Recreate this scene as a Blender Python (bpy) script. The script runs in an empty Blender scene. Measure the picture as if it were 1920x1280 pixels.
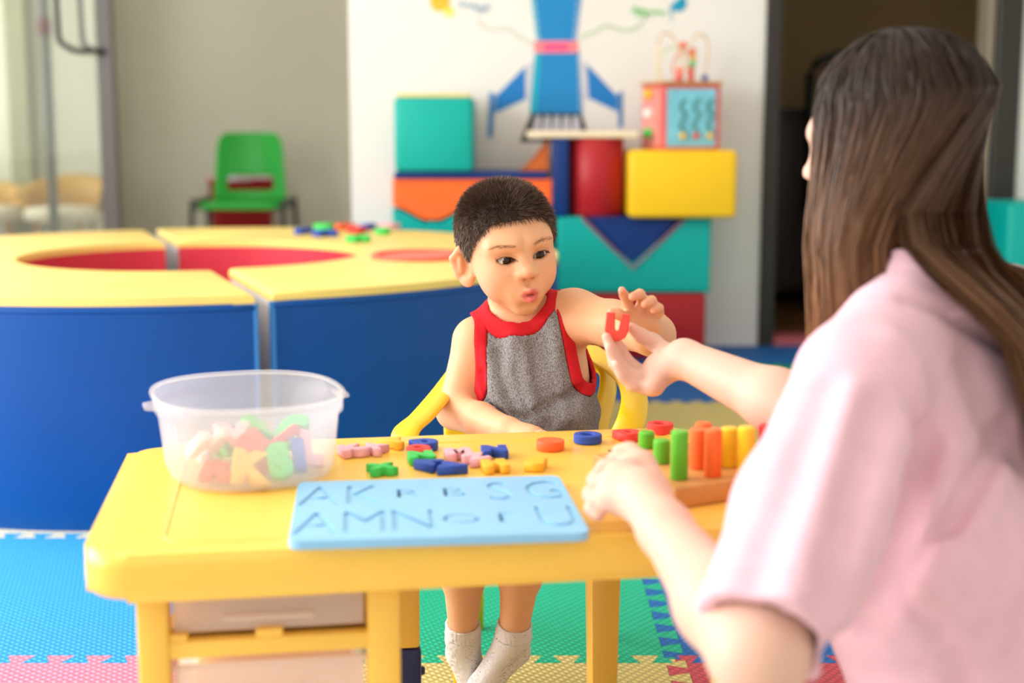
import bpy, bmesh, math, random
import numpy as np
from mathutils import Vector, Matrix, Euler

random.seed(7)
RNG = np.random.default_rng(11)
SC = bpy.context.scene
COL = SC.collection
PI = math.pi

# ------------------------------------------------------------------ camera
CAM_Z, PITCH, FPX = 0.86, math.radians(8.72), 2667.0
cam_data = bpy.data.cameras.new('camera')
cam_data.lens = 50.0
cam_data.sensor_width = 36.0
cam_data.clip_start = 0.05
cam_data.dof.use_dof = True
cam_data.dof.focus_distance = 2.04
cam_data.dof.aperture_fstop = 2.5
cam = bpy.data.objects.new('camera', cam_data)
cam.location = (0, 0, CAM_Z)
cam.rotation_euler = (PI / 2 - PITCH, 0, 0)
COL.objects.link(cam)
SC.camera = cam

# ------------------------------------------------------------------ light
SC.view_settings.view_transform = 'Standard'
SC.view_settings.look = 'None'
SC.view_settings.gamma = 1.0
SC.view_settings.use_curve_mapping = False
SC.view_settings.exposure = -0.4
world = bpy.data.worlds.new('sky')
SC.world = world
world.use_nodes = True
world.node_tree.nodes['Background'].inputs[0].default_value = (0.93, 0.97, 1.0, 1)
world.node_tree.nodes['Background'].inputs[1].default_value = 1.0


def area(name, loc, target, sx, sy, watts, color):
    l = bpy.data.lights.new(name, 'AREA')
    l.shape = 'RECTANGLE'
    l.size, l.size_y = sx, sy
    l.energy = watts
    l.color = color
    o = bpy.data.objects.new(name, l)
    o.location = loc
    o.rotation_euler = (Vector(target) - Vector(loc)).to_track_quat('-Z', 'Y').to_euler()
    COL.objects.link(o)
    return o


# daylight through the window wall on the left, the windows behind the camera and the glazed lobby at the back left
area('daylight_left_window', (-3.10, 2.0, 1.55), (0.0, 2.0, 0.75), 4.4, 1.9, 275, (1.0, 0.988, 0.98))
area('daylight_rear_window', (-0.9, -2.15, 1.65), (-0.1, 2.5, 0.7), 3.6, 1.8, 20, (1.0, 0.985, 0.95))
area('daylight_lobby_window', (-3.15, 7.7, 1.6), (-1.0, 7.7, 1.2), 1.6, 2.0, 38, (1.0, 0.99, 0.95))
area('ceiling_fill_light', (0.0, 2.6, 2.62), (0.0, 2.6, 0.0), 2.2, 3.6, 10, (1.0, 0.95, 0.86))  # weak fill added from above, its source is out of view


# ------------------------------------------------------------------ pixel helpers (1920 x 1280 frame)
CP, SP = math.cos(PITCH), math.sin(PITCH)


def ray(u, v):
    x, y = (u - 960) / FPX, (640 - v) / FPX
    return Vector((x, CP + y * SP, -SP + y * CP))


def W(u, v, d):
    """point at depth d along the optical axis"""
    return Vector((0, 0, CAM_Z)) + ray(u, v) * d


def G(u, v, z):
    """point on the horizontal plane of height z"""
    r = ray(u, v)
    return Vector((0, 0, CAM_Z)) + r * ((z - CAM_Z) / r.z)


def PY(u, v, Y):
    """(x, z) on the upright plane at distance Y"""
    r = ray(u, v)
    t = Y / r.y
    return r.x * t, CAM_Z + r.z * t


# ------------------------------------------------------------------ materials
def lin(c):
    return tuple(((x / 255 + 0.055) / 1.055) ** 2.4 if x / 255 > 0.04045 else x / 255 / 12.92 for x in c)


MATS = {}


def mat(name, rgb, rough=0.5, var=0.04, scale=30.0, bump=0.0, bscale=200.0, spec=0.5, sss=0.0, sheen=0.0, coat=0.0, alpha=None):
    """procedural paint / plastic / cloth: sRGB colour with faint noise and optional fine relief"""
    if name in MATS:
        return MATS[name]
    m = bpy.data.materials.new(name)
    m.use_nodes = True
    nt = m.node_tree
    b = nt.nodes['Principled BSDF']
    c = lin(rgb)
    tc = nt.nodes.new('ShaderNodeTexCoord')
    nz = nt.nodes.new('ShaderNodeTexNoise')
    nz.inputs['Scale'].default_value = scale
    nz.inputs['Detail'].default_value = 3
    nt.links.new(tc.outputs['Object'], nz.inputs['Vector'])
    rp = nt.nodes.new('ShaderNodeValToRGB')
    rp.color_ramp.elements[0].position = 0.3
    rp.color_ramp.elements[1].position = 0.7
    rp.color_ramp.elements[0].color = tuple(x * (1 - var) for x in c) + (1,)
    rp.color_ramp.elements[1].color = tuple(min(1, x * (1 + var)) for x in c) + (1,)
    nt.links.new(nz.outputs['Fac'], rp.inputs['Fac'])
    nt.links.new(rp.outputs['Color'], b.inputs['Base Color'])
    b.inputs['Roughness'].default_value = rough
    b.inputs['Specular IOR Level'].default_value = spec
    if sss:
        b.inputs['Subsurface Weight'].default_value = sss
        b.inputs['Subsurface Radius'].default_value = (0.012, 0.005, 0.003)
        b.inputs['Subsurface Scale'].default_value = 1.0
    if sheen:
        b.inputs['Sheen Weight'].default_value = sheen
    if coat:
        b.inputs['Coat Weight'].default_value = coat
    if bump:
        n2 = nt.nodes.new('ShaderNodeTexNoise')
        n2.inputs['Scale'].default_value = bscale
        nt.links.new(tc.outputs['Object'], n2.inputs['Vector'])
        bp = nt.nodes.new('ShaderNodeBump')
        bp.inputs['Strength'].default_value = bump
        bp.inputs['Distance'].default_value = 0.004
        nt.links.new(n2.outputs['Fac'], bp.inputs['Height'])
        nt.links.new(bp.outputs['Normal'], b.inputs['Normal'])
    MATS[name] = m
    return m


def frosted(name, rgb, clear=0.6, rough=0.25):
    """milky translucent plastic"""
    m = bpy.data.materials.new(name)
    m.use_nodes = True
    nt = m.node_tree
    b = nt.nodes['Principled BSDF']
    b.inputs['Base Color'].default_value = lin(rgb) + (1,)
    b.inputs['Roughness'].default_value = rough
    tr = nt.nodes.new('ShaderNodeBsdfTransparent')
    tl = nt.nodes.new('ShaderNodeBsdfTranslucent')
    tl.inputs['Color'].default_value = lin(rgb) + (1,)
    m1 = nt.nodes.new('ShaderNodeMixShader')
    m1.inputs[0].default_value = 0.45
    nt.links.new(b.outputs[0], m1.inputs[1])
    nt.links.new(tl.outputs[0], m1.inputs[2])
    m2 = nt.nodes.new('ShaderNodeMixShader')
    m2.inputs[0].default_value = clear
    nt.links.new(m1.outputs[0], m2.inputs[1])
    nt.links.new(tr.outputs[0], m2.inputs[2])
    nt.links.new(m2.outputs[0], nt.nodes['Material Output'].inputs['Surface'])
    MATS[name] = m
    return m


def matmat(name, rgb):
    """foam puzzle mat: diamond weave relief"""
    m = bpy.data.materials.new(name)
    m.use_nodes = True
    nt = m.node_tree
    b = nt.nodes['Principled BSDF']
    b.inputs['Roughness'].default_value = 0.62
    c = lin(rgb)
    tc = nt.nodes.new('ShaderNodeTexCoord')
    mp = nt.nodes.new('ShaderNodeMapping')
    mp.inputs['Rotation'].default_value = (0, 0, math.radians(38))
    nt.links.new(tc.outputs['Object'], mp.inputs['Vector'])
    sep = nt.nodes.new('ShaderNodeSeparateXYZ')
    nt.links.new(mp.outputs[0], sep.inputs[0])
    tri = []
    for ax, per in ((0, 0.0135), (1, 0.0105)):
        mu = nt.nodes.new('ShaderNodeMath'); mu.operation = 'PINGPONG'
        mu.inputs[1].default_value = per / 2
        nt.links.new(sep.outputs[ax], mu.inputs[0])
        dv = nt.nodes.new('ShaderNodeMath'); dv.operation = 'DIVIDE'
        dv.inputs[1].default_value = per / 2
        nt.links.new(mu.outputs[0], dv.inputs[0])
        tri.append(dv)
    ad = nt.nodes.new('ShaderNodeMath'); ad.operation = 'MULTIPLY'
    nt.links.new(tri[0].outputs[0], ad.inputs[0]); nt.links.new(tri[1].outputs[0], ad.inputs[1])
    bp = nt.nodes.new('ShaderNodeBump')
    bp.inputs['Strength'].default_value = 0.9
    bp.inputs['Distance'].default_value = 0.003
    nt.links.new(ad.outputs[0], bp.inputs['Height'])
    nt.links.new(bp.outputs[0], b.inputs['Normal'])
    rp = nt.nodes.new('ShaderNodeValToRGB')
    rp.color_ramp.elements[0].position = 0.0
    rp.color_ramp.elements[1].position = 0.45
    rp.color_ramp.elements[0].color = tuple(x * 0.55 for x in c) + (1,)
    rp.color_ramp.elements[1].color = c + (1,)
    nt.links.new(ad.outputs[0], rp.inputs['Fac'])
    nt.links.new(rp.outputs['Color'], b.inputs['Base Color'])
    MATS[name] = m
    return m


# ------------------------------------------------------------------ mesh helpers
def obj(name, bm_or_me, m, parent=None, smooth=False, loc=None):
    """link ONE mesh object"""
    if isinstance(bm_or_me, bmesh.types.BMesh):
        me = bpy.data.meshes.new(name)
        bmesh.ops.recalc_face_normals(bm_or_me, faces=bm_or_me.faces)
        bm_or_me.to_mesh(me)
        bm_or_me.free()
    else:
        me = bm_or_me
    if m is not None and len(me.materials) == 0:
        me.materials.append(m)
    if smooth:
        me.polygons.foreach_set('use_smooth', [True] * len(me.polygons))
    o = bpy.data.objects.new(name, me)
    COL.objects.link(o)
    if parent is not None:
        o.parent = parent
    if loc is not None:
        o.location = loc
    return o


def tag(o, label=None, cat=None, group=None, kind=None):
    if label: o['label'] = label
    if cat: o['category'] = cat
    if group: o['group'] = group
    if kind: o['kind'] = kind
    return o


def thing(name, label, cat, loc=(0, 0, 0), rz=0.0, group=None):
    o = bpy.data.objects.new(name, None)
    o.empty_display_size = 0.05
    COL.objects.link(o)
    o.location = loc
    o.rotation_euler = (0, 0, rz)
    return tag(o, label, cat, group)


def bm_box(lo, hi, bevel=0.0, seg=3, bm=None):
    b = bm or bmesh.new()
    g = bmesh.ops.create_cube(b, size=1.0)
    vs = g['verts']
    c = [(lo[i] + hi[i]) / 2 for i in range(3)]
    s = [hi[i] - lo[i] for i in range(3)]
    for v in vs:
        v.co = Vector((v.co.x * s[0] + c[0], v.co.y * s[1] + c[1], v.co.z * s[2] + c[2]))
    if bevel:
        es = list({e for v in vs for e in v.link_edges})
        bmesh.ops.bevel(b, geom=es, offset=bevel, segments=seg, profile=0.5, affect='EDGES')
    return b


def bm_prism(pts, axis, a0, a1, bevel=0.0, seg=2, bm=None):
    """extrude a 2D outline: axis 'y' -> pts are (x,z); axis 'z' -> pts are (x,y)"""
    b = bm or bmesh.new()
    mk = (lambda p, a: (p[0], a, p[1])) if axis == 'y' else (lambda p, a: (p[0], p[1], a))
    v0 = [b.verts.new(mk(p, a0)) for p in pts]
    v1 = [b.verts.new(mk(p, a1)) for p in pts]
    n = len(pts)
    caps = [b.faces.new(v0), b.faces.new(v1)]
    for i in range(n):
        b.faces.new((v0[i], v0[(i + 1) % n], v1[(i + 1) % n], v1[i]))
    if bevel:
        es = list({e for f in caps for e in f.edges})
        bmesh.ops.bevel(b, geom=es, offset=bevel, segments=seg, profile=0.5, affect='EDGES')
    return b


def bm_tube(path, r, seg=10, closed=False, flat=None, bm=None):
    """tube along a path; r number or list; flat=(side vector, ratio) squashes the section"""
    b = bm or bmesh.new()
    P = [Vector(p) for p in path]
    n = len(P)
    rings = []
    ref = Vector((0, 0, 1))
    for i in range(n):
        if closed:
            t = (P[(i + 1) % n] - P[i - 1]).normalized()
        else:
            t = (P[min(i + 1, n - 1)] - P[max(i - 1, 0)]).normalized()
        if flat:
            a = (flat[0] - t * flat[0].dot(t)).normalized()
        else:
            rr = ref if abs(t.dot(ref)) < 0.95 else Vector((1, 0, 0))
            a = (rr - t * rr.dot(t)).normalized()
        c = t.cross(a)
        ri = r[i] if isinstance(r, (list, tuple)) else r
        ra, rc = (ri * flat[1], ri) if flat else (ri, ri)
        rings.append([b.verts.new(P[i] + a * (ra * math.cos(2 * PI * k / seg)) + c * (rc * math.sin(2 * PI * k / seg))) for k in range(seg)])
    m = n if closed else n - 1
    for i in range(m):
        A, B = rings[i], rings[(i + 1) % n]
        for k in range(seg):
            b.faces.new((A[k], A[(k + 1) % seg], B[(k + 1) % seg], B[k]))
    if not closed:
        b.faces.new(rings[0]); b.faces.new(rings[-1])
    return b


def spline(pts, n=8):
    """Catmull-Rom through the points"""
    P = [Vector(p) for p in pts]
    P = [P[0] * 2 - P[1]] + P + [P[-1] * 2 - P[-2]]
    out = []
    for i in range(1, len(P) - 2):
        p0, p1, p2, p3 = P[i - 1], P[i], P[i + 1], P[i + 2]
        for k in range(n):
            t = k / n
            out.append(0.5 * ((2 * p1) + (p2 - p0) * t + (2 * p0 - 5 * p1 + 4 * p2 - p3) * t * t + (3 * p1 - p0 - 3 * p2 + p3) * t ** 3))
    out.append(P[-2])
    return out


def bm_lathe(prof, seg=40, bm=None, sx=1.0, sy=1.0, power=2.0):
    """turn a (radius, z) profile; sx, sy, power give an oval / rounded-square section"""
    b = bm or bmesh.new()
    rings = []
    for (r, z) in prof:
        ring = []
        for k in range(seg):
            a = 2 * PI * k / seg
            ca, sa = math.cos(a), math.sin(a)
            q = (abs(ca) ** power + abs(sa) ** power) ** (-1 / power)
            ring.append(b.verts.new((r * q * ca * sx, r * q * sa * sy, z)))
        rings.append(ring)
    for i in range(len(rings) - 1):
        for k in range(seg):
            b.faces.new((rings[i][k], rings[i][(k + 1) % seg], rings[i + 1][(k + 1) % seg], rings[i + 1][k]))
    if prof[0][0] > 1e-6: b.faces.new(rings[0])
    if prof[-1][0] > 1e-6: b.faces.new(rings[-1])
    return b


def rrect(x0, y0, x1, y1, r, n=6):
    out = []
    for (cx, cy, a0) in ((x1 - r, y1 - r, 0), (x0 + r, y1 - r, 90), (x0 + r, y0 + r, 180), (x1 - r, y0 + r, 270)):
        for k in range(n + 1):
            a = math.radians(a0 + 90 * k / n)
            out.append((cx + r * math.cos(a), cy + r * math.sin(a)))
    return out


def soften(o, angle=40):
    me = o.data
    me.polygons.foreach_set('use_smooth', [True] * len(me.polygons))
    me.set_sharp_from_angle(angle=math.radians(angle))
    return o


LETTERS = {}


def letter_mesh(ch, size, thick, bold=0.06):
    """chunky letter lying flat, from the built-in typeface, centred on x, y and resting on z = 0"""
    key = (ch, size, thick)
    if key in LETTERS:
        return LETTERS[key].copy()
    cu = bpy.data.curves.new('letter', 'FONT')
    cu.body = ch
    cu.size = 1.0
    cu.offset = bold
    cu.resolution_u = 4
    cu.extrude = thick / size / 2
    cu.bevel_depth = 0.035
    cu.bevel_resolution = 2
    to = bpy.data.objects.new('letter', cu)
    COL.objects.link(to)
    dg = bpy.context.evaluated_depsgraph_get()
    me = bpy.data.meshes.new_from_object(to.evaluated_get(dg))
    COL.objects.unlink(to)
    bpy.data.objects.remove(to)
    n = len(me.vertices)
    co = np.empty(n * 3, np.float32)
    me.vertices.foreach_get('co', co)
    co = co.reshape(-1, 3)
    lo, hi = co.min(0), co.max(0)
    k = size / max(hi[1] - lo[1], hi[0] - lo[0])
    co = (co - (lo + hi) / 2) * k
    co[:, 2] *= thick / max(1e-6, (co[:, 2].max() - co[:, 2].min()))
    co[:, 2] -= co[:, 2].min()
    me.vertices.foreach_set('co', co.ravel())
    me.materials.clear()
    me.update()
    LETTERS[key] = me
    return me.copy()


# shared colours
YEL_T = mat('yellow_table_plastic', (255, 203, 84), 0.32, 0.02, spec=0.5)
YEL_C = mat('yellow_chair_plastic', (246, 202, 20), 0.34, 0.02)
VIN = dict(rough=0.42, spec=0.3, var=0.03, scale=6, bump=0.12, bscale=9)
V_YEL = mat('yellow_vinyl', (248, 216, 120), **VIN)
V_YEL2 = mat('strong_yellow_vinyl', (248, 200, 30), **VIN)
V_BLU = mat('blue_vinyl', (0, 76, 152), **{**VIN, 'spec': 0.28, 'rough': 0.36})
V_NAV = mat('navy_vinyl', (10, 52, 118), **VIN)
V_RED = mat('dark_red_vinyl', (178, 34, 42), **VIN)
V_TEAL = mat('teal_vinyl', (0, 170, 160), **VIN)
V_ORG = mat('orange_vinyl', (255, 110, 45), **VIN)
V_PINK = mat('crimson_vinyl', (205, 55, 72), **VIN)
V_WHT = mat('white_vinyl', (226, 228, 240), **VIN)
WHITE_WALL = mat('white_wall_paint', (231, 229, 224), 0.7, 0.02, 3, bump=0.04, bscale=60)
GREY_WALL = mat('grey_green_wall_paint', (200, 196, 180), 0.75, 0.03, 2, bump=0.04, bscale=60)
CEIL = mat('ceiling_paint', (242, 240, 234), 0.8, 0.02)
DARK = mat('dark_door_metal', (38, 34, 28), 0.4, 0.05)
STEEL = mat('grey_anodised_metal', (92, 86, 82), 0.38, 0.04)
BLACK = mat('black_metal', (24, 24, 24), 0.35, 0.05)
WOOD = mat('light_wood', (204, 150, 90), 0.5, 0.12, 14)
WOODP = mat('pale_wood', (232, 214, 182), 0.55, 0.08, 14)
FOAM = {
    'pink': mat('pink_foam', (247, 180, 192), 0.6, 0.03),
    'yellow': mat('yellow_foam', (252, 190, 50), 0.55, 0.03),
    'blue': mat('blue_foam', (30, 74, 176), 0.55, 0.03),
    'red': mat('red_foam', (236, 64, 56), 0.55, 0.03),
    'green': mat('green_foam', (60, 205, 90), 0.55, 0.03),
    'orange': mat('orange_foam', (246, 104, 50), 0.55, 0.03),
    'white': mat('white_foam', (244, 240, 238), 0.6, 0.02),
}

# ================================================================== THE SETTING
XL, XR, YB, YF, ZC = -3.25, 2.7, -2.3, 8.5, 2.7
YW = 5.5                                  # the white wall with the mural


def struct(name, bm, m, parent=None):
    o = obj(name, bm, m, parent)
    if parent is None:
        o['kind'] = 'structure'
    return o


struct('floor', bm_box((XL, YB, -0.12), (XR, YF, -0.014)), mat('pale_floor_screed', (214, 208, 196), 0.6, 0.05, 4))
struct('ceiling', bm_box((XL, YB, ZC), (XR, YF, ZC + 0.1)), CEIL)


def wall_with_openings(name, x, y0, y1, openings, m, along='y', t=0.14):
    """straight wall built of the solid pieces round its openings (a, b, z0, z1)"""
    b = bmesh.new()
    cur = y0
    def bx(a0, a1, z0, z1):
        if along == 'y':
            bm_box((x - t / 2, a0, z0), (x + t / 2, a1, z1), bm=b)
        else:
            bm_box((a0, x - t / 2, z0), (a1, x + t / 2, z1), bm=b)
    for (a, c, z0, z1) in openings:
        if a > cur: bx(cur, a, -0.014, ZC)
        if z0 > 0: bx(a, c, -0.014, z0)
        bx(a, c, z1, ZC)
        cur = c
    if y1 > cur: bx(cur, y1, -0.014, ZC)
    return struct(name, b, m)


wall_with_openings('wall_left', XL - 0.07, YB, YF, [(-0.2, 4.2, 0.55, 2.5), (6.9, 8.4, 0.3, 2.6)], WHITE_WALL)
wall_with_openings('wall_rear', YB - 0.07, XL, XR, [(-2.7, 0.9, 0.7, 2.5)], WHITE_WALL, along='x')
wall_with_openings('wall_right', XR + 0.07, YB, YF, [], WHITE_WALL)
wall_with_openings('wall_far', YF + 0.07, XL, XR, [], GREY_WALL, along='x')
# white mural wall: from its free left edge to the dark doorway, then on beyond it
xw0 = PY(656, 200, YW)[0]
xd0 = PY(1432, 300, YW)[0]
xd1 = PY(1902, 300, YW)[0]
b = bmesh.new()
bm_box((xw0, YW, -0.014), (xd0, YW + 0.16, ZC), bm=b)
bm_box((xd0, YW, 2.1), (xd1, YW + 0.16, ZC), bm=b)
bm_box((xd1, YW, -0.014), (XR, YW + 0.16, ZC), bm=b)
struct('wall_back', b, WHITE_WALL)
struct('wall_recess', bm_box((xw0, YW + 0.16, -0.014), (xw0 + 0.12, YF, ZC)), GREY_WALL)
# dark doorway
b = bmesh.new()
bm_box((xd0 - 0.005, YW - 0.015, -0.014), (xd0 + 0.055, YW + 0.18, 2.1), 0.004, 1, b)
bm_box((xd1 - 0.09, YW - 0.015, -0.014), (xd1 + 0.005, YW + 0.18, 2.1), 0.004, 1, b)
bm_box((xd0 - 0.005, YW - 0.015, 2.05), (xd1 + 0.005, YW + 0.18, 2.12), 0.004, 1, b)
fr = struct('door_1', b, DARK)
obj('threshold', bm_box((xd0 + 0.05, YW + 0.0, -0.014), (xd1 - 0.09, YW + 0.16, 0.03), 0.006, 2), mat('rose_threshold', (188, 92, 100), 0.5), fr)
obj('casing_strip', bm_box((xd1 - 0.115, YW + 0.02, -0.01), (xd1 - 0.09, YW + 0.16, 2.05), 0.004, 1), mat('pale_casing', (150, 138, 118), 0.5), fr)
# the dim room behind the doorway
b = bmesh.new()
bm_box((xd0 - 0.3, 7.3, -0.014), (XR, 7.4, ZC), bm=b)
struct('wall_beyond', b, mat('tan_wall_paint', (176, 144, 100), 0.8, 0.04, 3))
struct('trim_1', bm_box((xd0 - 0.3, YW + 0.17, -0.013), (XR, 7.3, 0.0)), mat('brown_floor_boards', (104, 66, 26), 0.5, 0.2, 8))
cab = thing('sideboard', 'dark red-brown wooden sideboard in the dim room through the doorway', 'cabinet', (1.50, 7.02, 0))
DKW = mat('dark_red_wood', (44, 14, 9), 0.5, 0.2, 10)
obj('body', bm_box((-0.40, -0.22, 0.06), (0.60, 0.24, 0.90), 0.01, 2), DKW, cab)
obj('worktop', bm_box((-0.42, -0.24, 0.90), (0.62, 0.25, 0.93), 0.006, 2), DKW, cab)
for sx in (-0.36, 0.12):
    dd = obj('door', bm_box((sx, -0.235, 0.1), (sx + 0.44, -0.22, 0.86), 0.005, 1), DKW, cab)
    obj('knob', bm_lathe([(0.0, 0.0), (0.012, 0.0), (0.014, 0.015), (0.0, 0.02)], 12), BLACK, dd, True, (sx + (0.4 if sx < 0 else 0.04), -0.26, 0.55))
for lx in (-0.37, 0.57):
    for ly in (-0.2, 0.2):
        obj('leg', bm_box((lx - 0.02, ly - 0.02, 0), (lx + 0.02, ly + 0.02, 0.06)), DKW, cab)
# a dark spindle-backed chair standing beyond the teacher, only its top shows
hx, hz = PY(1520, 100, 6.6)
hc = thing('hallway_chair', 'black high-backed chair seen through the doorway past her hair', 'chair', (hx + 0.20, 6.45, 0))
obj('seat', bm_box((-0.21, -0.21, 0.43), (0.21, 0.21, 0.47), 0.012, 2), BLACK, hc)
bk = []
for k in range(9):
    a = PI * k / 8
    bk.append((-0.19 * math.cos(a), 0.19, hz - 0.09 + 0.09 * math.sin(a)))
obj('backrest', bm_tube([(-0.19, 0.19, 0.46)] + bk + [(0.19, 0.19, 0.46)], 0.022, 10), BLACK, hc, True)
for k in range(3):
    obj('spindle', bm_tube([(-0.1 + 0.1 * k, 0.19, 0.46), (-0.1 + 0.1 * k, 0.19, hz - 0.01)], 0.012, 8), BLACK, hc, True)
for lx in (-0.18, 0.18):
    for ly in (-0.18, 0.18):
        obj('leg', bm_tube([(lx, ly, 0.0), (lx * 0.95, ly * 0.95, 0.44)], 0.018, 8), BLACK, hc, True)

# window wall frames (the daylight comes through these)
WFR = mat('white_window_frame', (232, 232, 228), 0.4)
for n, (ax, c0, a0, a1, z0, z1) in enumerate((('y', XL - 0.07, -0.2, 4.2, 0.55, 2.5), ('x', YB - 0.07, -2.7, 0.9, 0.7, 2.5), ('y', XL - 0.07, 6.9, 8.4, 0.3, 2.6))):
    b = bmesh.new()
    k = 4 if n < 2 else 2
    def fbox(p0, p1, q0, q1):
        if ax == 'y': bm_box((c0 - 0.03, p0, q0), (c0 + 0.03, p1, q1), 0.004, 1, b)
        else: bm_box((p0, c0 - 0.03, q0), (p1, c0 + 0.03, q1), 0.004, 1, b)
    fbox(a0, a1, z0, z0 + 0.05); fbox(a0, a1, z1 - 0.05, z1)
    for i in range(k + 1):
        p = a0 + (a1 - a0 - 0.05) * i / k
        fbox(p, p + 0.05, z0, z1)
    struct('window_%d' % (n + 1), b, WFR)

# unseen glowing ceiling panels, added to go with the overhead fill light
for (lx, ly, where) in ((-0.7, 1.6, 'left end of the yellow table'), (0.7, 1.6, 'teacher'), (-0.7, 3.6, 'round play table'), (0.7, 3.6, 'mats by the soft blocks')):
    t = thing('ceiling_fill_panel', 'flat square fill-light panel added out of view on the ceiling over the ' + where, 'lamp', (lx, ly, ZC), 0, 'added ceiling fill panels')
    obj('frame', bm_box((-0.31, -0.31, -0.03), (0.31, 0.31, 0.0), 0.004, 1), WFR, t)
    m = MATS.get('fill_diffuser')
    if m is None:
        m = mat('fill_diffuser', (250, 246, 236), 0.5, 0.01)
        m.node_tree.nodes['Principled BSDF'].inputs['Emission Color'].default_value = (1, 0.95, 0.86, 1)
        m.node_tree.nodes['Principled BSDF'].inputs['Emission Strength'].default_value = 2.0
    obj('diffuser', bm_box((-0.29, -0.29, -0.036), (0.29, 0.29, -0.03)), m, t)

# ------------------------------------------------------------------ foam puzzle mats
MS, MX0, MY0 = 0.70, 0.265, 2.205
TEETH = 11


def toothed(p0, p1, sign):
    """interlocking dovetail edge from p0 to p1; sign picks the side of the first tab"""
    p0, p1 = Vector(p0), Vector(p1)
    t = (p1 - p0)
    L = t.length
    t.normalize()
    nrm = Vector((-t.y, t.x))
    if (t.x + t.y) < 0:            # same curve whichever way round the edge is walked
        return list(reversed(toothed(p1, p0, sign)))
    out = []
    w = L / (2 * TEETH)
    dpt = 0.0165
    for k in range(2 * TEETH):
        s = sign if k % 2 == 0 else -sign
        a, e = k * w, (k + 1) * w
        fl = 0.22 * w
        if k == 0:
            out.append(p0 + nrm * 0)
            out += [p0 + t * (a + 0.3 * w) + nrm * 0, p0 + t * (a + 0.15 * w) + nrm * dpt * s, p0 + t * (e + fl) + nrm * dpt * s]
        elif k == 2 * TEETH - 1:
            out += [p0 + t * (a - fl) + nrm * dpt * s, p0 + t * (e - 0.15 * w) + nrm * dpt * s, p0 + t * (e - 0.3 * w), p0 + t * L]
        else:
            out += [p0 + t * (a - fl) + nrm * dpt * s, p0 + t * (e + fl) + nrm * dpt * s]
    return out


def puzzle_mat(x0, y0, rgbname, label):
    x1, y1 = x0 + MS, y0 + MS
    pts = []
    for (a, c, sg) in (((x0, y0), (x1, y0), 1), ((x1, y0), (x1, y1), 1), ((x1, y1), (x0, y1), 1), ((x0, y1), (x0, y0), 1)):
        pts += [(p.x, p.y) for p in toothed(a, c, sg)[:-1]]
    cx, cy = (x0 + x1) / 2, (y0 + y1) / 2
    g = 0.0004
    pts = [(p[0] - cx - math.copysign(g, p[0] - cx), p[1] - cy - math.copysign(g, p[1] - cy)) for p in pts]
    b = bm_prism(pts, 'z', -0.0135, 0.0)
    b.normal_update()
    bmesh.ops.triangulate(b, faces=[f for f in b.faces if len(f.verts) > 4])
    o = obj('puzzle_mat', b, MAT_M[rgbname], None, loc=(cx, cy, 0))
    return tag(o, label, 'mat', 'foam puzzle mats on the floor')


MAT_M = {k: matmat('foam_mat_' + k, c) for k, c in dict(sky=(50, 176, 248), pink=(250, 150, 178), green=(0, 196, 150), beige=(236, 214, 136),
                                                        rose=(222, 82, 98), cream=(240, 236, 214), blue=(8, 110, 196), deep=(0, 168, 118)).items()}
g0 = MX0 - 2 * MS
puzzle_mat(g0, MY0, 'sky', 'sky blue foam mat left of the yellow table')
puzzle_mat(g0 - MS, MY0, 'sky', 'sky blue foam mat at the left border of the picture')
puzzle_mat(g0, MY0 - MS, 'pink', 'pink foam mat in the bottom left corner, in front of the sky blue one')
puzzle_mat(g0 - MS, MY0 - MS, 'pink', 'pink foam mat at the far left of the bottom border')
puzzle_mat(g0, MY0 + MS, 'cream', 'cream foam mat along the foot of the round blue play table')
puzzle_mat(g0 - MS, MY0 + MS, 'cream', 'cream foam mat under the left part of the round play table')
puzzle_mat(MX0 - MS, MY0, 'green', "bright green foam mat behind the boy's socks")
puzzle_mat(MX0 - MS, MY0 - MS, 'beige', "pale yellow foam mat under the boy's feet")
puzzle_mat(MX0, MY0, 'blue', 'blue foam mat right of the green one, behind the teacher’s elbow')
puzzle_mat(MX0, MY0 - MS, 'rose', 'rose red foam mat under the teacher’s elbow')
puzzle_mat(MX0 - MS, MY0 + MS, 'cream', 'cream foam mat behind the yellow chair')
puzzle_mat(MX0, MY0 + MS, 'deep', 'deep green foam mat behind the teacher’s right forearm')
xo = PY(1372, 690, 4.8)[0]
yo = MY0 + 2 * MS
for (ix, iy, cname, lab) in ((-1, 1.08, 'beige', 'beige foam mat seen through the loop of the yellow armrest'),
                             (-1, 2.08, 'blue', 'blue foam mat in front of the stack of soft blocks'),
                             (0, 2.08, 'deep', 'deep green foam mat in front of the dark doorway'),
                             (0, 1.08, 'blue', 'blue foam mat hidden mostly behind the reaching forearm')):
    puzzle_mat(xo + ix * MS, MY0 + MS + iy * MS, cname, lab)
puzzle_mat(xo - 2 * MS, MY0 + MS + 1.08 * MS, 'cream', 'cream foam mat under the right side of the round play table')
for ix in (-1, 0):
    o = puzzle_mat(xo + ix * MS, MY0 + MS + 3.08 * MS - 0.0, 'blue', 'blue foam mat at the foot of the mural wall' if ix else 'blue foam mat at the doorway threshold')

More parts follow.
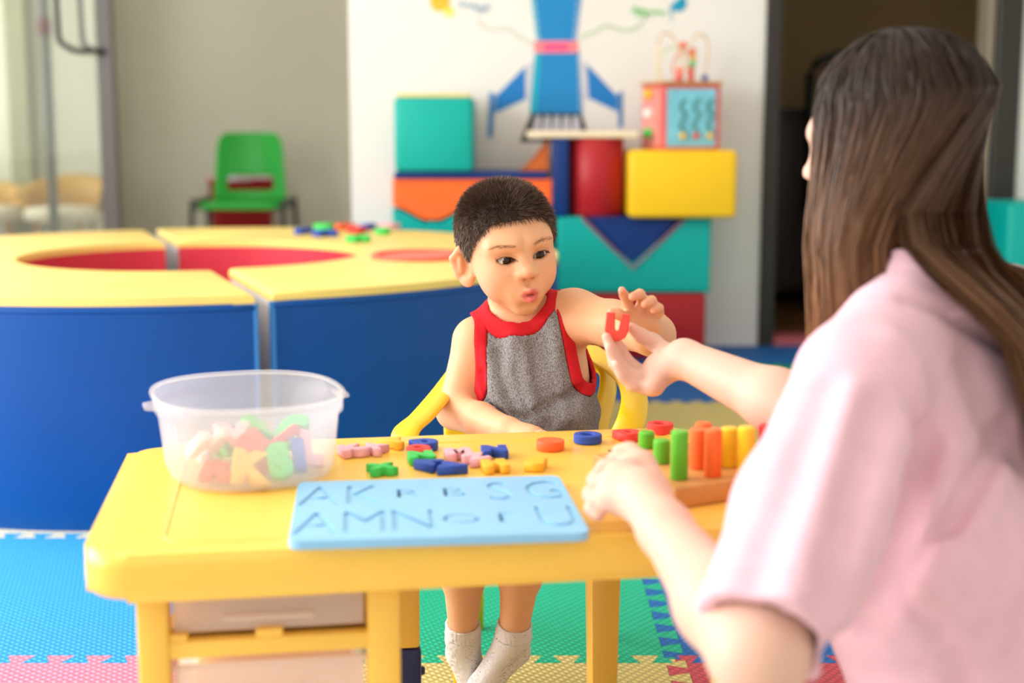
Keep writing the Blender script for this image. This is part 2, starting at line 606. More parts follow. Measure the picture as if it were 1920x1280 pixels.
# ================================================================== BACKGROUND OBJECTS
# ------------------------------------------------------------------ rocket mural (flat painted pieces on the wall)
mural = thing('rocket_mural', 'painted blue rocket with fins and a pink band on the white wall', 'mural', (0, YW, 0))
M_BLUE = mat('mural_blue', (0, 132, 198), 0.6, 0.02)
M_TEAL = mat('mural_teal', (0, 172, 198), 0.6, 0.02)
M_PALE = mat('mural_pale_grey', (206, 206, 216), 0.6, 0.02)
M_PINK = mat('mural_hot_pink', (250, 84, 138), 0.6, 0.02)
M_SALM = mat('mural_salmon', (244, 134, 138), 0.6, 0.02)
M_FIN = mat('mural_fin_blue', (0, 120, 196), 0.6, 0.02)
M_STRUT = mat('mural_strut_blue', (70, 130, 190), 0.6, 0.02)
M_BLK = mat('mural_black', (30, 32, 34), 0.6, 0.02)
M_ORG = mat('mural_orange', (255, 184, 48), 0.6, 0.02)
M_YEL = mat('mural_yellow', (240, 222, 90), 0.6, 0.02)
M_DOT = mat('mural_grey_green', (204, 212, 204), 0.6, 0.02)
M_GRN = mat('mural_green', (160, 206, 150), 0.6, 0.02)


def decal(name, px, m, lift=0.002, parent=mural):
    pts = []
    for (u, v) in px:
        x, z = PY(u, v, YW)
        pts.append((x, z))
    return obj(name, bm_prism(pts, 'y', -lift, 0.0), m, parent)


decal('rocket_body', [(992, -60), (1096, -60), (1090, 0), (1080, 76), (1086, 100), (1093, 212), (993, 212), (1003, 100), (1008, 76), (998, 0)], M_BLUE)
decal('nose_cone', [(994, -58), (1094, -58), (1080, -190), (1044, -270), (1008, -190)], M_PALE)
decal('side_stripe', [(996, 0), (1004, 0), (1013, 76), (1006, 76)], M_TEAL, 0.003)
decal('side_stripe', [(1003, 100), (1014, 100), (1006, 212), (994, 212)], M_TEAL, 0.003)
for k in range(5):
    y = 4 + 15 * k
    xx = 1001.5 + 0.117 * y
    decal('dash', [(xx - 1.6, y), (xx + 1.6, y), (xx + 2.4, y + 7), (xx - 0.8, y + 7)], M_PALE, 0.004)
    xx = 1084 - 0.1 * y
    decal('dash', [(xx - 1.6, y), (xx + 1.6, y), (xx + 1.0, y + 7), (xx - 2.2, y + 7)], M_PALE, 0.004)
for k in range(7):
    y = 108 + 15 * k
    xx = 1080 + 0.04 * y
    decal('dash', [(xx - 1.4, y), (xx + 1.4, y), (xx + 1.7, y + 7), (xx - 1.1, y + 7)], M_PALE, 0.004)
decal('band', [(1002, 77), (1084, 77), (1084, 99), (1002, 99)], M_SALM, 0.004)
decal('band_centre', [(1020, 81), (1066, 81), (1066, 96), (1020, 96)], M_PINK, 0.005)
decal('fin', [(985, 124), (985, 186), (928, 212), (930, 180)], M_FIN)
decal('fin', [(1100, 120), (1157, 180), (1157, 209), (1104, 184)], M_FIN)
decal('fin_mount', [(987, 122), (1000, 112), (994, 190), (986, 188)], M_PALE)
decal('fin_mount', [(1090, 112), (1098, 118), (1103, 186), (1094, 190)], M_PALE)
decal('fin_strut', [(917, 172), (929, 176), (924, 258), (914, 258)], M_STRUT)
decal('fin_strut', [(1157, 176), (1168, 170), (1168, 240), (1160, 240)], M_STRUT)
decal('exhaust', [(996, 212), (1090, 212), (1100, 242), (1080, 266), (975, 266)], M_BLK)
for k in range(5):
    x0 = 1003 + 17.5 * k
    decal('flame_stripe', [(x0 + 2, 217), (x0 + 11, 217), (x0 + 14 + (k - 2) * 1.5, 262 - 4 * k), (x0 - 7 + (k - 2) * 2.5, 262 - 4 * k)], M_PALE, 0.004)
decal('balloon', [(825 + 19 * math.cos(a * PI / 10), 2 + 20 * math.sin(a * PI / 10)) for a in range(20)], M_ORG)
decal('star', [(842 + (16 if a % 2 else 7) * math.cos(a * PI / 5 + 0.4), 22 + (14 if a % 2 else 6) * math.sin(a * PI / 5 + 0.4)) for a in range(10)], M_YEL, 0.003)
decal('balloon', [(1272 + 16 * math.cos(a * PI / 8), 6 + 16 * math.sin(a * PI / 8)) for a in range(-3, 7)] + [(1259, 44), (1256, 12)], mat('mural_turquoise', (0, 150, 188), 0.6, 0.02))
for (path, m) in (([(1000, 84), (975, 70), (950, 54), (925, 56), (905, 48), (892, 34)], M_DOT), ([(1088, 70), (1112, 60), (1138, 48), (1165, 56), (1190, 54), (1206, 38)], M_GRN)):
    sp = spline([(PY(u, v, YW)[0], -0.001, PY(u, v, YW)[1]) for (u, v) in path], 5)
    for k in range(0, len(sp) - 1):
        p, q = sp[k], sp[k + 1]
        b = bm_tube([p, p * 0.4 + q * 0.6], 0.0042, 6)
        obj('trail_dash', b, m, mural)
# the two painted names in cursive, too soft in the photo to read
for (path, m) in (([(858, 8), (866, 2), (868, 14), (876, 6), (884, 16), (888, 6), (896, 22), (900, 10), (906, 24), (912, 8), (918, 18)], mat('mural_soft_blue', (176, 198, 214), 0.6, 0.02)),
                  ([(1184, 22), (1192, 14), (1196, 30), (1204, 16), (1210, 34), (1216, 20), (1224, 26), (1232, 20), (1240, 26), (1248, 22)], mat('mural_soft_green', (140, 206, 140), 0.6, 0.02))):
    sp = spline([(PY(u, v, YW)[0], -0.001, PY(u, v, YW)[1]) for (u, v) in path], 5)
    obj('cursive_name', bm_tube(sp, 0.0055, 6), m, mural)

# ------------------------------------------------------------------ soft play blocks stacked against the wall
YFB = 5.16


def face(u0, v0, u1, v1, Y=YFB):
    x0, z1 = PY(u0, v0, Y)
    x1, z0 = PY(u1, v1, Y)
    return x0, z0, x1, z1


def soft_block(name, label, px, m, depth=0.30, Y=YFB, bevel=0.018, z0=None, z1=None):
    x0, a, x1, c = face(*px, Y)
    a = a if z0 is None else z0
    c = c if z1 is None else z1
    t = thing(name, label, 'foam block', ((x0 + x1) / 2, Y, a))
    w, h = (x1 - x0) / 2, c - a
    obj('cushion', bm_box((-w, 0, 0), (w, depth, h), bevel, 3), m, t, True)
    # the stitched seam round the front face
    e = bevel * 0.72
    path = [(-w + e, 0.004, e), (w - e, 0.004, e), (w - e, 0.004, h - e), (-w + e, 0.004, h - e)]
    obj('seam', bm_tube(path, 0.0035, 6, closed=True), m, t)
    return t


Z1 = 0.245
Z2 = PY(1200, 407, YFB)[1]
Z3 = PY(1200, 281, YFB)[1]
soft_block('soft_block', 'dark red soft block on the floor under the teal V-notched one', (1044, 548, 1322, 668), V_RED, z0=0.0, z1=Z1)
# teal block with a V notch, navy wedge in the notch
x0, _, x1, _ = face(1044, 405, 1332, 547)
xa, za = PY(1187, 503, YFB)
xl, xr = PY(1092, 405, YFB)[0], PY(1285, 405, YFB)[0]
t = thing('notched_block', 'teal soft block with a V notch, on the dark red block', 'foam block', ((x0 + x1) / 2, YFB, Z1))
cx = (x0 + x1) / 2
obj('cushion', bm_prism([(x0 - cx, 0.002), (x1 - cx, 0.002), (x1 - cx, Z2 - Z1), (xr - cx, Z2 - Z1), (xa - cx, za - Z1), (xl - cx, Z2 - Z1), (x0 - cx, Z2 - Z1)], 'y', 0, 0.30, 0.012, 2), V_TEAL, t, False)
obj('notch_piping', bm_tube([(xl - cx, -0.002, Z2 - Z1 - 0.004), (xa - cx, -0.002, za - Z1), (xr - cx, -0.002, Z2 - Z1 - 0.004)], 0.006, 8), mat('mauve_piping', (150, 100, 128), 0.5), t)
t = thing('wedge_block', 'navy triangular wedge resting point down in the teal notch', 'foam block', (cx, YFB, za))
obj('cushion', bm_prism([(xa - cx, 0.010), (xr - cx - 0.012, Z2 - za), (xl - cx + 0.012, Z2 - za)], 'y', 0.004, 0.294, 0.008, 2), V_NAV, t)
obj('seam', bm_tube([(xl - cx + 0.03, 0.003, Z2 - za - 0.012), (xr - cx - 0.03, 0.003, Z2 - za - 0.012)], 0.0035, 6), V_NAV, t)
# orange wave block over a teal wave block
xo0, _, xo1, zo1 = face(735, 336, 1036, 400)
def wave(u):
    return 386 + 27 * (0.5 - 0.5 * math.cos((u - 735) / 150 * 2 * PI))
us = [735 + 301 * k / 40 for k in range(41)]
low = [(PY(u, wave(u), YFB)[0], PY(u, wave(u), YFB)[1]) for u in us]
cx2 = (xo0 + xo1) / 2
t = thing('wave_block', "orange soft block with a wavy underside behind the boy's head", 'foam block', (cx2, YFB, 0.5))
obj('cushion', bm_prism([(x - cx2, z - 0.5) for (x, z) in low] + [(xo1 - cx2, zo1 - 0.5), (xo0 - cx2, zo1 - 0.5)], 'y', 0.0, 0.30, 0.012, 2), V_ORG, t)
obj('seam', bm_tube([(xo0 - cx2 + 0.02, -0.001, zo1 - 0.5 - 0.012), (xo1 - cx2 - 0.02, -0.001, zo1 - 0.5 - 0.012)], 0.0035, 6), V_ORG, t)
t = thing('wave_base_block', 'teal soft block with a wavy top under the orange wave block', 'foam block', (cx2, YFB, 0))
obj('cushion', bm_prism([(x - cx2, z - 0.012) for (x, z) in low] + [(xo1 - cx2, 0.0), (xo0 - cx2, 0.0)], 'y', 0.003, 0.297, 0.012, 2), V_TEAL, t)
obj('seam', bm_tube([(xo0 - cx2 + 0.02, 0.002, 0.012), (xo1 - cx2 - 0.02, 0.002, 0.012)], 0.0035, 6), V_TEAL, t)
zs1 = PY(960, 322, YFB)[1]
soft_block('soft_slab', 'thin navy soft slab lying on the orange wave block', (738, 322, 1028, 336), V_NAV, z0=zo1, z1=zs1, bevel=0.008)
soft_block('soft_block', 'large teal soft cube standing at the top left of the stack', (738, 182, 888, 332), V_TEAL, Y=YFB - 0.02, z0=zs1)
x, z = PY(980, 160, YFB)
obj('top_cover', bm_box((face(738, 182, 888, 332)[0] + 0.01, YFB + 0.0, 0), (face(738, 182, 888, 332)[2] - 0.01, YFB + 0.26, 0.012), 0.005, 2), V_YEL, None)
tc_ = bpy.data.objects['top_cover']
tc_.name = 'soft_sheet'
tc_.location = (0, 0, PY(800, 182, YFB - 0.02)[1] + 0.0005)
tag(tc_, 'thin pale yellow soft sheet on top of the large teal cube', 'foam sheet')
# orange quarter arch
qx0, qx1 = PY(975, 322, YFB + 0.06)[0], PY(1030, 322, YFB + 0.06)[0]
qz1 = PY(1000, 264, YFB + 0.06)[1]
arc = []
for k in range(11):
    a = k / 10
    arc.append((qx0 + (qx1 - qx0) * a * 0.93, zs1 + (qz1 - zs1) * a ** 1.25))
t = thing('quarter_block', 'small orange quarter-round soft block beside the navy pillar', 'foam block', (qx1, YFB + 0.06, zs1))
obj('cushion', bm_prism([(x - qx1, z - zs1) for (x, z) in arc] + [(0, qz1 - zs1), (0, 0)], 'y', 0.0, 0.2, 0.004, 1), mat('burnt_orange_vinyl', (206, 104, 46), **VIN), t)
obj('seam', bm_tube([(x - qx1, -0.001, z - zs1) for (x, z) in arc], 0.003, 6), mat('burnt_orange_vinyl', (206, 104, 46)), t)
zc1 = PY(1110, 259, YFB)[1]
soft_block('pillar_block', 'narrow navy soft pillar left of the red cylinder', (1036, 258, 1066, 403), V_NAV, z0=Z2, z1=zc1, depth=0.2, bevel=0.01)
# red cylinder
rx0, rx1 = PY(1067, 330, YFB)[0], PY(1173, 330, YFB)[0]
rr = (rx1 - rx0) / 2
t = thing('cylinder_block', 'dark red soft cylinder standing between navy pillar and yellow block', 'foam block', ((rx0 + rx1) / 2, YFB + rr, Z2))
h = zc1 - Z2
obj('cushion', bm_lathe([(0.0, 0), (rr - 0.012, 0), (rr, 0.01), (rr, h - 0.01), (rr - 0.012, h), (0.0, h)], 48), V_RED, t, True)
obj('rim_seam', bm_tube([((rr - 0.004) * math.cos(a * PI / 20), (rr - 0.004) * math.sin(a * PI / 20), h - 0.004) for a in range(40)], 0.004, 6, closed=True), V_RED, t, True)
# pale plank across pillar and cylinder
px0, px1 = PY(988, 250, YFB)[0], PY(1196, 250, YFB)[0]
t = thing('wooden_plank', 'pale wooden plank lying across the red cylinder and navy pillar', 'plank', ((px0 + px1) / 2, YFB + 0.02, zc1))
w = (px1 - px0) / 2
obj('board', bm_box((-w, -0.02, 0.0), (w, 0.16, 0.026), 0.006, 2), WOODP, t)
obj('edge_strip', bm_box((-w, -0.024, 0.004), (w, -0.02, 0.022), 0.001, 1), mat('cream_edge', (238, 222, 190), 0.5), t)
soft_block('soft_block', 'strong yellow soft block under the bead maze cube', (1180, 281, 1381, 411), V_YEL2, Y=YFB - 0.06, z0=Z2, z1=Z3)

# ------------------------------------------------------------------ bead maze cube on the yellow block
bx0, bx1 = PY(1220, 220, YFB)[0], PY(1346, 220, YFB)[0]
bw = (bx1 - bx0)
bh = PY(1280, 158, YFB)[1] - Z3
t = thing('activity_cube', 'wooden activity cube with wavy bead tracks and wire maze on top', 'toy', ((bx0 + bx1) / 2, YFB + bw / 2, Z3), math.radians(14))
RWOOD = mat('red_painted_wood', (226, 92, 84), 0.45, 0.04)
SKY = mat('pale_blue_print', (128, 206, 228), 0.5, 0.15, 12)
hb = bw * 0.46
obj('body', bm_box((-hb, -hb, 0), (hb, hb, bh), 0.004, 1), RWOOD, t)
obj('lid', bm_box((-hb - 0.008, -hb - 0.008, bh), (hb + 0.008, hb + 0.008, bh + 0.012), 0.003, 1), WOOD, t)
fp = obj('front_panel', bm_box((-hb + 0.018, -hb - 0.004, 0.012), (hb - 0.018, -hb + 0.002, bh - 0.014), 0.001, 1), SKY, t)
TRK = mat('teal_grey_track', (86, 152, 150), 0.5)
for k in range(3):
    xk = -hb + 0.075 + 0.052 * k
    path = [(xk + 0.010 * math.sin(s * 0.85), -hb - 0.005, 0.04 + (bh - 0.09) * s / 16) for s in range(17)]
    obj('track', bm_tube(path, 0.0075, 8), TRK, fp)
    bd = obj('bead', bm_lathe([(0.0, -0.012), (0.008, -0.009), (0.012, 0.0), (0.008, 0.009), (0.0, 0.012)], 16), [FOAM['yellow'], FOAM['red'], FOAM['yellow']][k], fp, True, (path[0][0], -hb - 0.012, 0.05))
sp_ = obj('side_panel', bm_box((-hb - 0.004, -hb + 0.018, 0.012), (-hb + 0.002, hb - 0.018, bh - 0.014), 0.001, 1), mat('rose_print', (232, 150, 140), 0.5, 0.2, 30), t)
for k in range(3):
    obj('bead', bm_lathe([(0.0, -0.02), (0.016, -0.012), (0.02, 0.0), (0.016, 0.012), (0.0, 0.02)], 16), [FOAM['green'], FOAM['white'], FOAM['yellow']][k], sp_, True, (-hb - 0.012, 0.0, 0.06 + 0.07 * k))
wires = [([(-0.10, -0.06, bh), (-0.10, -0.05, bh + 0.16), (-0.05, -0.02, bh + 0.18), (0.0, 0.0, bh + 0.12), (0.03, 0.02, bh + 0.05), (0.04, 0.02, bh)], (244, 206, 150)),
         ([(0.10, 0.04, bh), (0.11, 0.03, bh + 0.14), (0.07, 0.0, bh + 0.185), (0.02, -0.03, bh + 0.15), (-0.03, -0.05, bh + 0.09), (-0.03, -0.06, bh)], (244, 206, 150)),
         ([(-0.06, 0.07, bh), (-0.06, 0.07, bh + 0.1), (0.0, 0.07, bh + 0.14), (0.06, 0.06, bh + 0.10), (0.06, 0.06, bh)], (200, 226, 170)),
         ([(-0.02, 0.0, bh), (-0.03, 0.0, bh + 0.08), (0.01, 0.01, bh + 0.125), (0.05, 0.02, bh + 0.08), (0.05, 0.02, bh)], (236, 130, 110))]
for wi, (path, c) in enumerate(wires):
    wr = obj('wire', bm_tube(spline([(x * 1.05, y, z) for (x, y, z) in path], 6), 0.0035, 6), mat('wire_paint_%d' % wi, c, 0.4), t, True)
for (x, y, z, c) in ((-0.028, -0.06, 0.014, 'red'), (-0.028, -0.06, 0.038, 'orange'), (0.045, 0.02, 0.016, 'red'), (0.045, 0.02, 0.042, 'red'), (0.05, 0.02, 0.066, 'green'), (0.052, 0.02, 0.09, 'yellow'),
                     (0.05, 0.02, 0.112, 'orange'), (0.108, 0.04, 0.016, 'blue'), (0.0, -0.02, 0.13, 'red'), (-0.005, 0.0, 0.012, 'blue')):
    obj('bead', bm_lathe([(0.0, -0.013), (0.010, -0.009), (0.0135, 0.0), (0.010, 0.009), (0.0, 0.013)], 14), FOAM[c], t, True, (x, y, bh + 0.012 + z))

# teal block by the right wall, beyond her hair
x0, z1 = PY(1888, 380, 5.15)
t = thing('soft_block', 'teal soft block at the right border behind her hair', 'foam block', (x0 + 0.3, 5.12, 0))
obj('cushion', bm_box((-0.3, 0, 0), (0.3, 0.3, z1), 0.018, 3), V_TEAL, t, True)
obj('seam', bm_tube([(-0.28, 0.003, 0.012), (0.28, 0.003, 0.012), (0.28, 0.003, z1 - 0.012), (-0.28, 0.003, z1 - 0.012)], 0.0035, 6, closed=True), V_TEAL, t)

# ------------------------------------------------------------------ ring-shaped soft play table in two halves
RC, RO, RI, RH = Vector((-0.90, 3.94)), 1.0, 0.45, 0.50
seam_dir = math.atan2(2.36, -0.90)        # far end of the split line


def half_ring(name, label, a0, a1, off, red_inset=None):
    t = thing(name, label, 'play table', (RC.x + off[0], RC.y + off[1], 0))
    N = 48
    A = [a0 + (a1 - a0) * k / N for k in range(N + 1)]
    def arc(r): return [(r * math.cos(a), r * math.sin(a)) for a in A]
    # thick yellow top, rounded
    b = bm_prism(arc(RO) + arc(RI)[::-1], 'z', RH - 0.030, RH, 0.010, 3)
    soften(obj('top_cover', b, V_YEL, t), 50)
    # outer blue wall
    b = bm_prism(arc(RO + 0.002) + arc(RO - 0.03)[::-1], 'z', 0.0, RH - 0.018, 0.006, 2)
    ow = soften(obj('outer_side', b, V_BLU, t), 40)
    b = bm_prism(arc(RI + 0.03) + arc(RI - 0.002)[::-1], 'z', 0.0, RH - 0.02, 0.004, 2)
    soften(obj('inner_side', b, V_PINK, t), 40)
    # the foam core shows as white end panels
    for a, s in ((a0, 1), (a1, -1)):
        d = Vector((math.cos(a), math.sin(a)))
        n = Vector((-d.y, d.x)) * s
        p, q = d * (RI + 0.02), d * (RO - 0.02)
        pts = [p, q, q + n * 0.02, p + n * 0.02]
        obj('end_panel', bm_prism([(v.x, v.y) for v in pts], 'z', 0.002, RH - 0.025), V_WHT, t)
        obj('end_piping', bm_tube([(q.x + d.x * 0.015, q.y + d.y * 0.015, 0.02), (q.x + d.x * 0.015, q.y + d.y * 0.015, RH - 0.02)], 0.008, 8), mat('light_blue_piping', (60, 140, 214), 0.4), t)
    b = bm_tube([(x, y, RH - 0.028) for (x, y) in arc(RO + 0.001)], 0.0045, 6)
    obj('seam', b, V_BLU, t, True)
    if red_inset is not None:
        c, r = red_inset
        lx, ly = c.x - RC.x - off[0], c.y - RC.y - off[1]
        rm = obj('inset_rim', bm_tube([(lx + r * math.cos(k * PI / 20), ly + r * math.sin(k * PI / 20), RH + 0.002) for k in range(40)], 0.010, 8, closed=True), mat('coral_vinyl', (255, 96, 76), **VIN), t, True)
        obj('inset_pad', bm_lathe([(0.0, 0.006), (r * 0.6, 0.005), (r * 0.95, 0.001), (r, -0.003)], 40), mat('salmon_vinyl', (248, 122, 106), **VIN), rm, True, (lx, ly, RH + 0.001))
    return t


nd = Vector((math.sin(seam_dir), -math.cos(seam_dir)))      # towards the right half
ctr = G(788, 482, RH)
half_ring('ring_table_half', 'left half of the round blue and yellow soft play table', seam_dir, seam_dir + PI, (-nd.x * 0.004, -nd.y * 0.004))
half_ring('ring_table_half', 'right half of the round soft play table, with a red inset', seam_dir - PI, seam_dir, (nd.x * 0.030 + 0.0, nd.y * 0.030 + 0.03), (ctr, 0.125))
# toys on the ring table
for (u, v, ch, c, lab) in ((569, 432, 'I', 'blue', 'small blue foam letter on the ring table, leftmost of the far cluster'),
                           (608, 424, 'O', 'green', 'green foam letter piled on a blue one on the ring table'),
                           (609, 436, 'N', 'blue', 'blue foam letter in front of the piled green one on the ring table'),
                           (645, 424, 'K', 'orange', 'orange foam letter in the far cluster on the ring table'),
                           (668, 431, 'T', 'red', 'red-orange foam letter beside the blue strip on the ring table'),
                           (690, 424, 'I', 'blue', 'slanted blue foam strip letter on the ring table'),
                           (670, 446, 'C', 'green', 'green foam letter nearest on the ring table'),
                           (718, 432, 'S', 'green', 'green foam letter at the right of the ring-table cluster'),
                           (732, 423, 'A', 'pink', 'pale pink foam letter at the right end of the ring-table cluster')):
    p = G(u, v, RH + 0.012)
    o = obj('foam_letter', letter_mesh(ch, 0.075, 0.02), FOAM[c], None, True, (p.x, p.y, RH + 0.001))
    o.rotation_euler = (0, 0, random.uniform(-1.2, 1.2))
    tag(o, lab, 'letter', 'foam letters on the ring table')

# ------------------------------------------------------------------ green stacking chair by the grey wall
cd = 7.7
cxx, cz_seat = PY(459, 378, cd)
k = cd / FPX
t = thing('stacking_chair', 'green plastic stacking chair with black metal legs by the grey wall', 'chair', (cxx, cd, 0))
GRN = mat('green_chair_plastic', (20, 172, 52), 0.4, 0.03)
seat_z = cz_seat
back_z = PY(459, 248, cd + 0.2)[1]
# curved back shell with a slot
b = bmesh.new()
rows, cols = 14, 17
grid = {}
for i in range(rows + 1):
    f = i / rows
    z = seat_z + (back_z - seat_z) * f
    hw = 0.205 - 0.025 * f
    if f > 0.8: hw *= math.sqrt(max(0.0, 1 - ((f - 0.8) / 0.2) ** 2 * 0.35))
    for j in range(cols + 1):
        s = j / cols * 2 - 1
        grid[i, j] = b.verts.new((hw * s, 0.20 + 0.05 * f - 0.045 * s * s, z))
for i in range(rows):
    for j in range(cols):
        if 2 <= i <= 4 and 3 <= j <= cols - 4:
            continue
        b.faces.new((grid[i, j], grid[i, j + 1], grid[i + 1, j + 1], grid[i + 1, j]))
bk = obj('backrest', b, GRN, t, True)
md = bk.modifiers.new('thick', 'SOLIDIFY'); md.thickness = 0.012
md = bk.modifiers.new('round', 'SUBSURF'); md.levels = md.render_levels = 1
obj('seat', bm_prism(rrect(-0.215, -0.22, 0.215, 0.23, 0.06), 'z', seat_z - 0.03, seat_z, 0.012, 3), GRN, t, True)
for sx in (-1, 1):
    obj('leg_frame', bm_tube(spline([(sx * 0.245, -0.24, 0.0), (sx * 0.24, -0.21, seat_z - 0.03), (sx * 0.235, -0.16, seat_z + 0.004), (sx * 0.235, 0.14, seat_z + 0.004), (sx * 0.24, 0.2, seat_z - 0.03), (sx * 0.245, 0.25, 0.0)], 6), 0.014, 10), BLACK, t, True)
    obj('crossbar', bm_tube([(-0.235, sx * 0.15, seat_z - 0.028), (0.235, sx * 0.15, seat_z - 0.028)], 0.010, 8), BLACK, t, True)
# red folded mat leaning on the wall, seen through the chair-back slot
x0, z0 = PY(392, 362, cd + 0.45)
x1, z1 = PY(506, 334, cd + 0.45)
t = thing('storage_bin', 'dark red storage bin behind the green chair, seen through its slot', 'bin', ((x0 + x1) / 2, cd + 0.52, 0))
w = (x1 - x0) / 2 + 0.01
obj('body', bm_lathe([(0.0, 0.0), (w * 0.8, 0.0), (w, z1 - 0.02), (w + 0.01, z1 - 0.02), (w + 0.01, z1), (w - 0.01, z1), (w * 0.78, 0.02), (0.0, 0.02)], 40, sy=0.55, power=4.0), V_RED, t, True)
obj('rim', bm_tube([((w + 0.012) * math.cos(a * PI / 20) , (w + 0.012) * 0.55 * math.sin(a * PI / 20), z1 - 0.005) for a in range(40)], 0.008, 8, closed=True), V_WHT, t, True)

# ------------------------------------------------------------------ glazed door leaf at the left with a pull handle
gy = 6.55
sx0, sx1 = PY(184, 200, gy)[0], PY(210, 200, gy)[0]
gl = obj('door_2', bm_box((sx0, gy, 0.0), (sx1 + 0.012, gy + 0.05, 2.35), 0.004, 1), STEEL)
gl['kind'] = 'structure'
obj('rail', bm_box((XL, gy + 0.002, 0.0), (sx0, gy + 0.048, 0.12)), STEEL, gl)
obj('rail', bm_box((XL, gy + 0.002, 2.25), (sx0, gy + 0.048, 2.35)), STEEL, gl)
glass = bpy.data.materials.new('clear_glass')
glass.use_nodes = True
nt = glass.node_tree
gb = nt.nodes['Principled BSDF']
gb.inputs['Base Color'].default_value = (1, 1, 1, 1)
gb.inputs['Roughness'].default_value = 0.03
tr = nt.nodes.new('ShaderNodeBsdfTransparent')
tr.inputs['Color'].default_value = (0.93, 0.96, 0.93, 1)
mx = nt.nodes.new('ShaderNodeMixShader')
mx.inputs[0].default_value = 0.93
nt.links.new(gb.outputs[0], mx.inputs[1]); nt.links.new(tr.outputs[0], mx.inputs[2])
nt.links.new(mx.outputs[0], nt.nodes['Material Output'].inputs['Surface'])
obj('pane', bm_box((XL, gy + 0.02, 0.12), (sx0, gy + 0.028, 2.25)), glass, gl)
for (uo, yo, rr) in ((118, gy - 0.07, 0.013), (137, gy + 0.13, 0.013)):
    xh, zb = PY(uo, 60, gy)
    zc = PY(150, 97, gy)[1]
    xs = (sx0 + sx1) / 2
    ys = gy if yo < gy else gy + 0.05
    obj('pull_handle', bm_tube(spline([(xs + 0.004, ys, zc), (xs - 0.02, yo, zc), (xh + 0.08, yo, zc), (xh + 0.015, yo, zc + 0.035), (xh, yo, zc + 0.10), (xh, yo, zc + 0.5), (xh + 0.015, yo, zc + 0.565), (xh + 0.08, yo, zc + 0.6), (xs - 0.02, yo, zc + 0.6), (xs + 0.004, ys, zc + 0.6)], 6), rr, 12), BLACK, gl, True)
# cream wall and dark post seen through the glass
struct('wall_lobby', bm_box((XL, 8.15, -0.014), (PY(196, 200, 8.15)[0], 8.25, ZC)), mat('cream_wall_paint', (216, 213, 196), 0.7, 0.03, 2))
xo0, xo1 = PY(8, 200, 8.0)[0], PY(48, 200, 8.0)[0]
struct('trim_2', bm_box((xo0, 8.05, 0.0), (xo1, 8.15, 2.5), 0.004, 1), mat('olive_panel_paint', (158, 158, 126), 0.6, 0.05, 3))
xp, _ = PY(93, 250, 7.4)
po = thing('floor_post', 'slim dark grey post with a red tag behind the glass door', 'post', (xp - 0.0, 7.4, 0))
obj('pole', bm_tube([(0, 0, 0.02), (0, 0, 1.6)], 0.026, 14), mat('post_grey', (104, 106, 96), 0.45), po, True)
obj('foot', bm_lathe([(0.0, 0.0), (0.14, 0.0), (0.14, 0.015), (0.03, 0.03), (0.0, 0.03)], 24), STEEL, po, True)
obj('tag', bm_tube([(0, 0, PY(93, 66, 7.4)[1]), (0, 0, PY(93, 34, 7.4)[1])], 0.034, 14), mat('maroon_tag', (112, 30, 38), 0.5), po, True)
# yellow round-backed armchairs behind the glass
LOB = mat('mustard_shell', (196, 146, 34), 0.45, 0.04)
LOW = mat('pale_seat_cloth', (226, 214, 190), 0.8, 0.05)
for (u, v, yy, rz, lab) in ((118, 328, 7.72, 0.0, 'mustard yellow tub chair behind the glass door, nearer the stile'), (-30, 340, 7.80, 0.3, 'mustard yellow tub chair behind the glass door, at the left border')):
    x, zt = PY(u, v, yy)
    t = thing('tub_chair', lab, 'chair', (x, yy, 0), rz, 'tub chairs in the lobby')
    b = bmesh.new()
    N = 24
    prof_rows = []
    for k in range(N + 1):
        a = PI * 1.18 * (k / N - 0.5) + PI / 2
        dip = 0.12 * abs(k / N * 2 - 1) ** 1.6
        ring = []
        for (r, z) in ((0.20, 0.36), (0.235, 0.5), (0.25, zt - dip), (0.225, zt - dip), (0.205, 0.5), (0.17, 0.38)):
            ring.append(b.verts.new((r * math.cos(a), r * math.sin(a), z)))
        prof_rows.append(ring)
    for k in range(N):
        for j in range(6):
            b.faces.new((prof_rows[k][j], prof_rows[k + 1][j], prof_rows[k + 1][(j + 1) % 6], prof_rows[k][(j + 1) % 6]))
    b.faces.new(prof_rows[0]); b.faces.new(prof_rows[-1])
    obj('backrest', b, LOB, t, True)
    obj('seat', bm_lathe([(0.0, 0.34), (0.20, 0.34), (0.215, 0.37), (0.20, 0.41), (0.0, 0.42)], 32), LOW, t, True)
    for a in (45, 135, 225, 315):
        ca, sa = math.cos(math.radians(a)), math.sin(math.radians(a))
        obj('leg', bm_tube([(0.22 * ca, 0.22 * sa, 0.0), (0.15 * ca, 0.15 * sa, 0.35)], 0.014, 8), WOOD, t, True)

# ================================================================== THE TABLE AND WHAT STANDS ON IT
TZ = 0.45
TROT = math.radians(9.0)
T0 = G(146, 1046, TZ)                     # front left corner of the table top
ex, ey = Vector((math.cos(TROT), math.sin(TROT), 0)), Vector((-math.sin(TROT), math.cos(TROT), 0))
TW, TD, TH = 0.765, 0.485, 0.048


def TL(u, v, ly):
    """pixel -> (along the front, height) on the upright plane ly behind the table's front edge"""
    r = ray(u, v)
    o = Vector((0, 0, CAM_Z))
    base = T0 + ey * ly
    t = (base - o).dot(ey) / r.dot(ey)
    p = o + r * t
    return (p - T0).dot(ex), p.z


table = thing('play_table', 'yellow plastic play table with built-in drawers, seen at an angle', 'table', (T0.x, T0.y, 0), TROT)
soften(obj('table_top', bm_prism(rrect(0, 0, TW, TD, 0.045, 8), 'z', TZ - TH, TZ, 0.016, 4), YEL_T, table), 60)
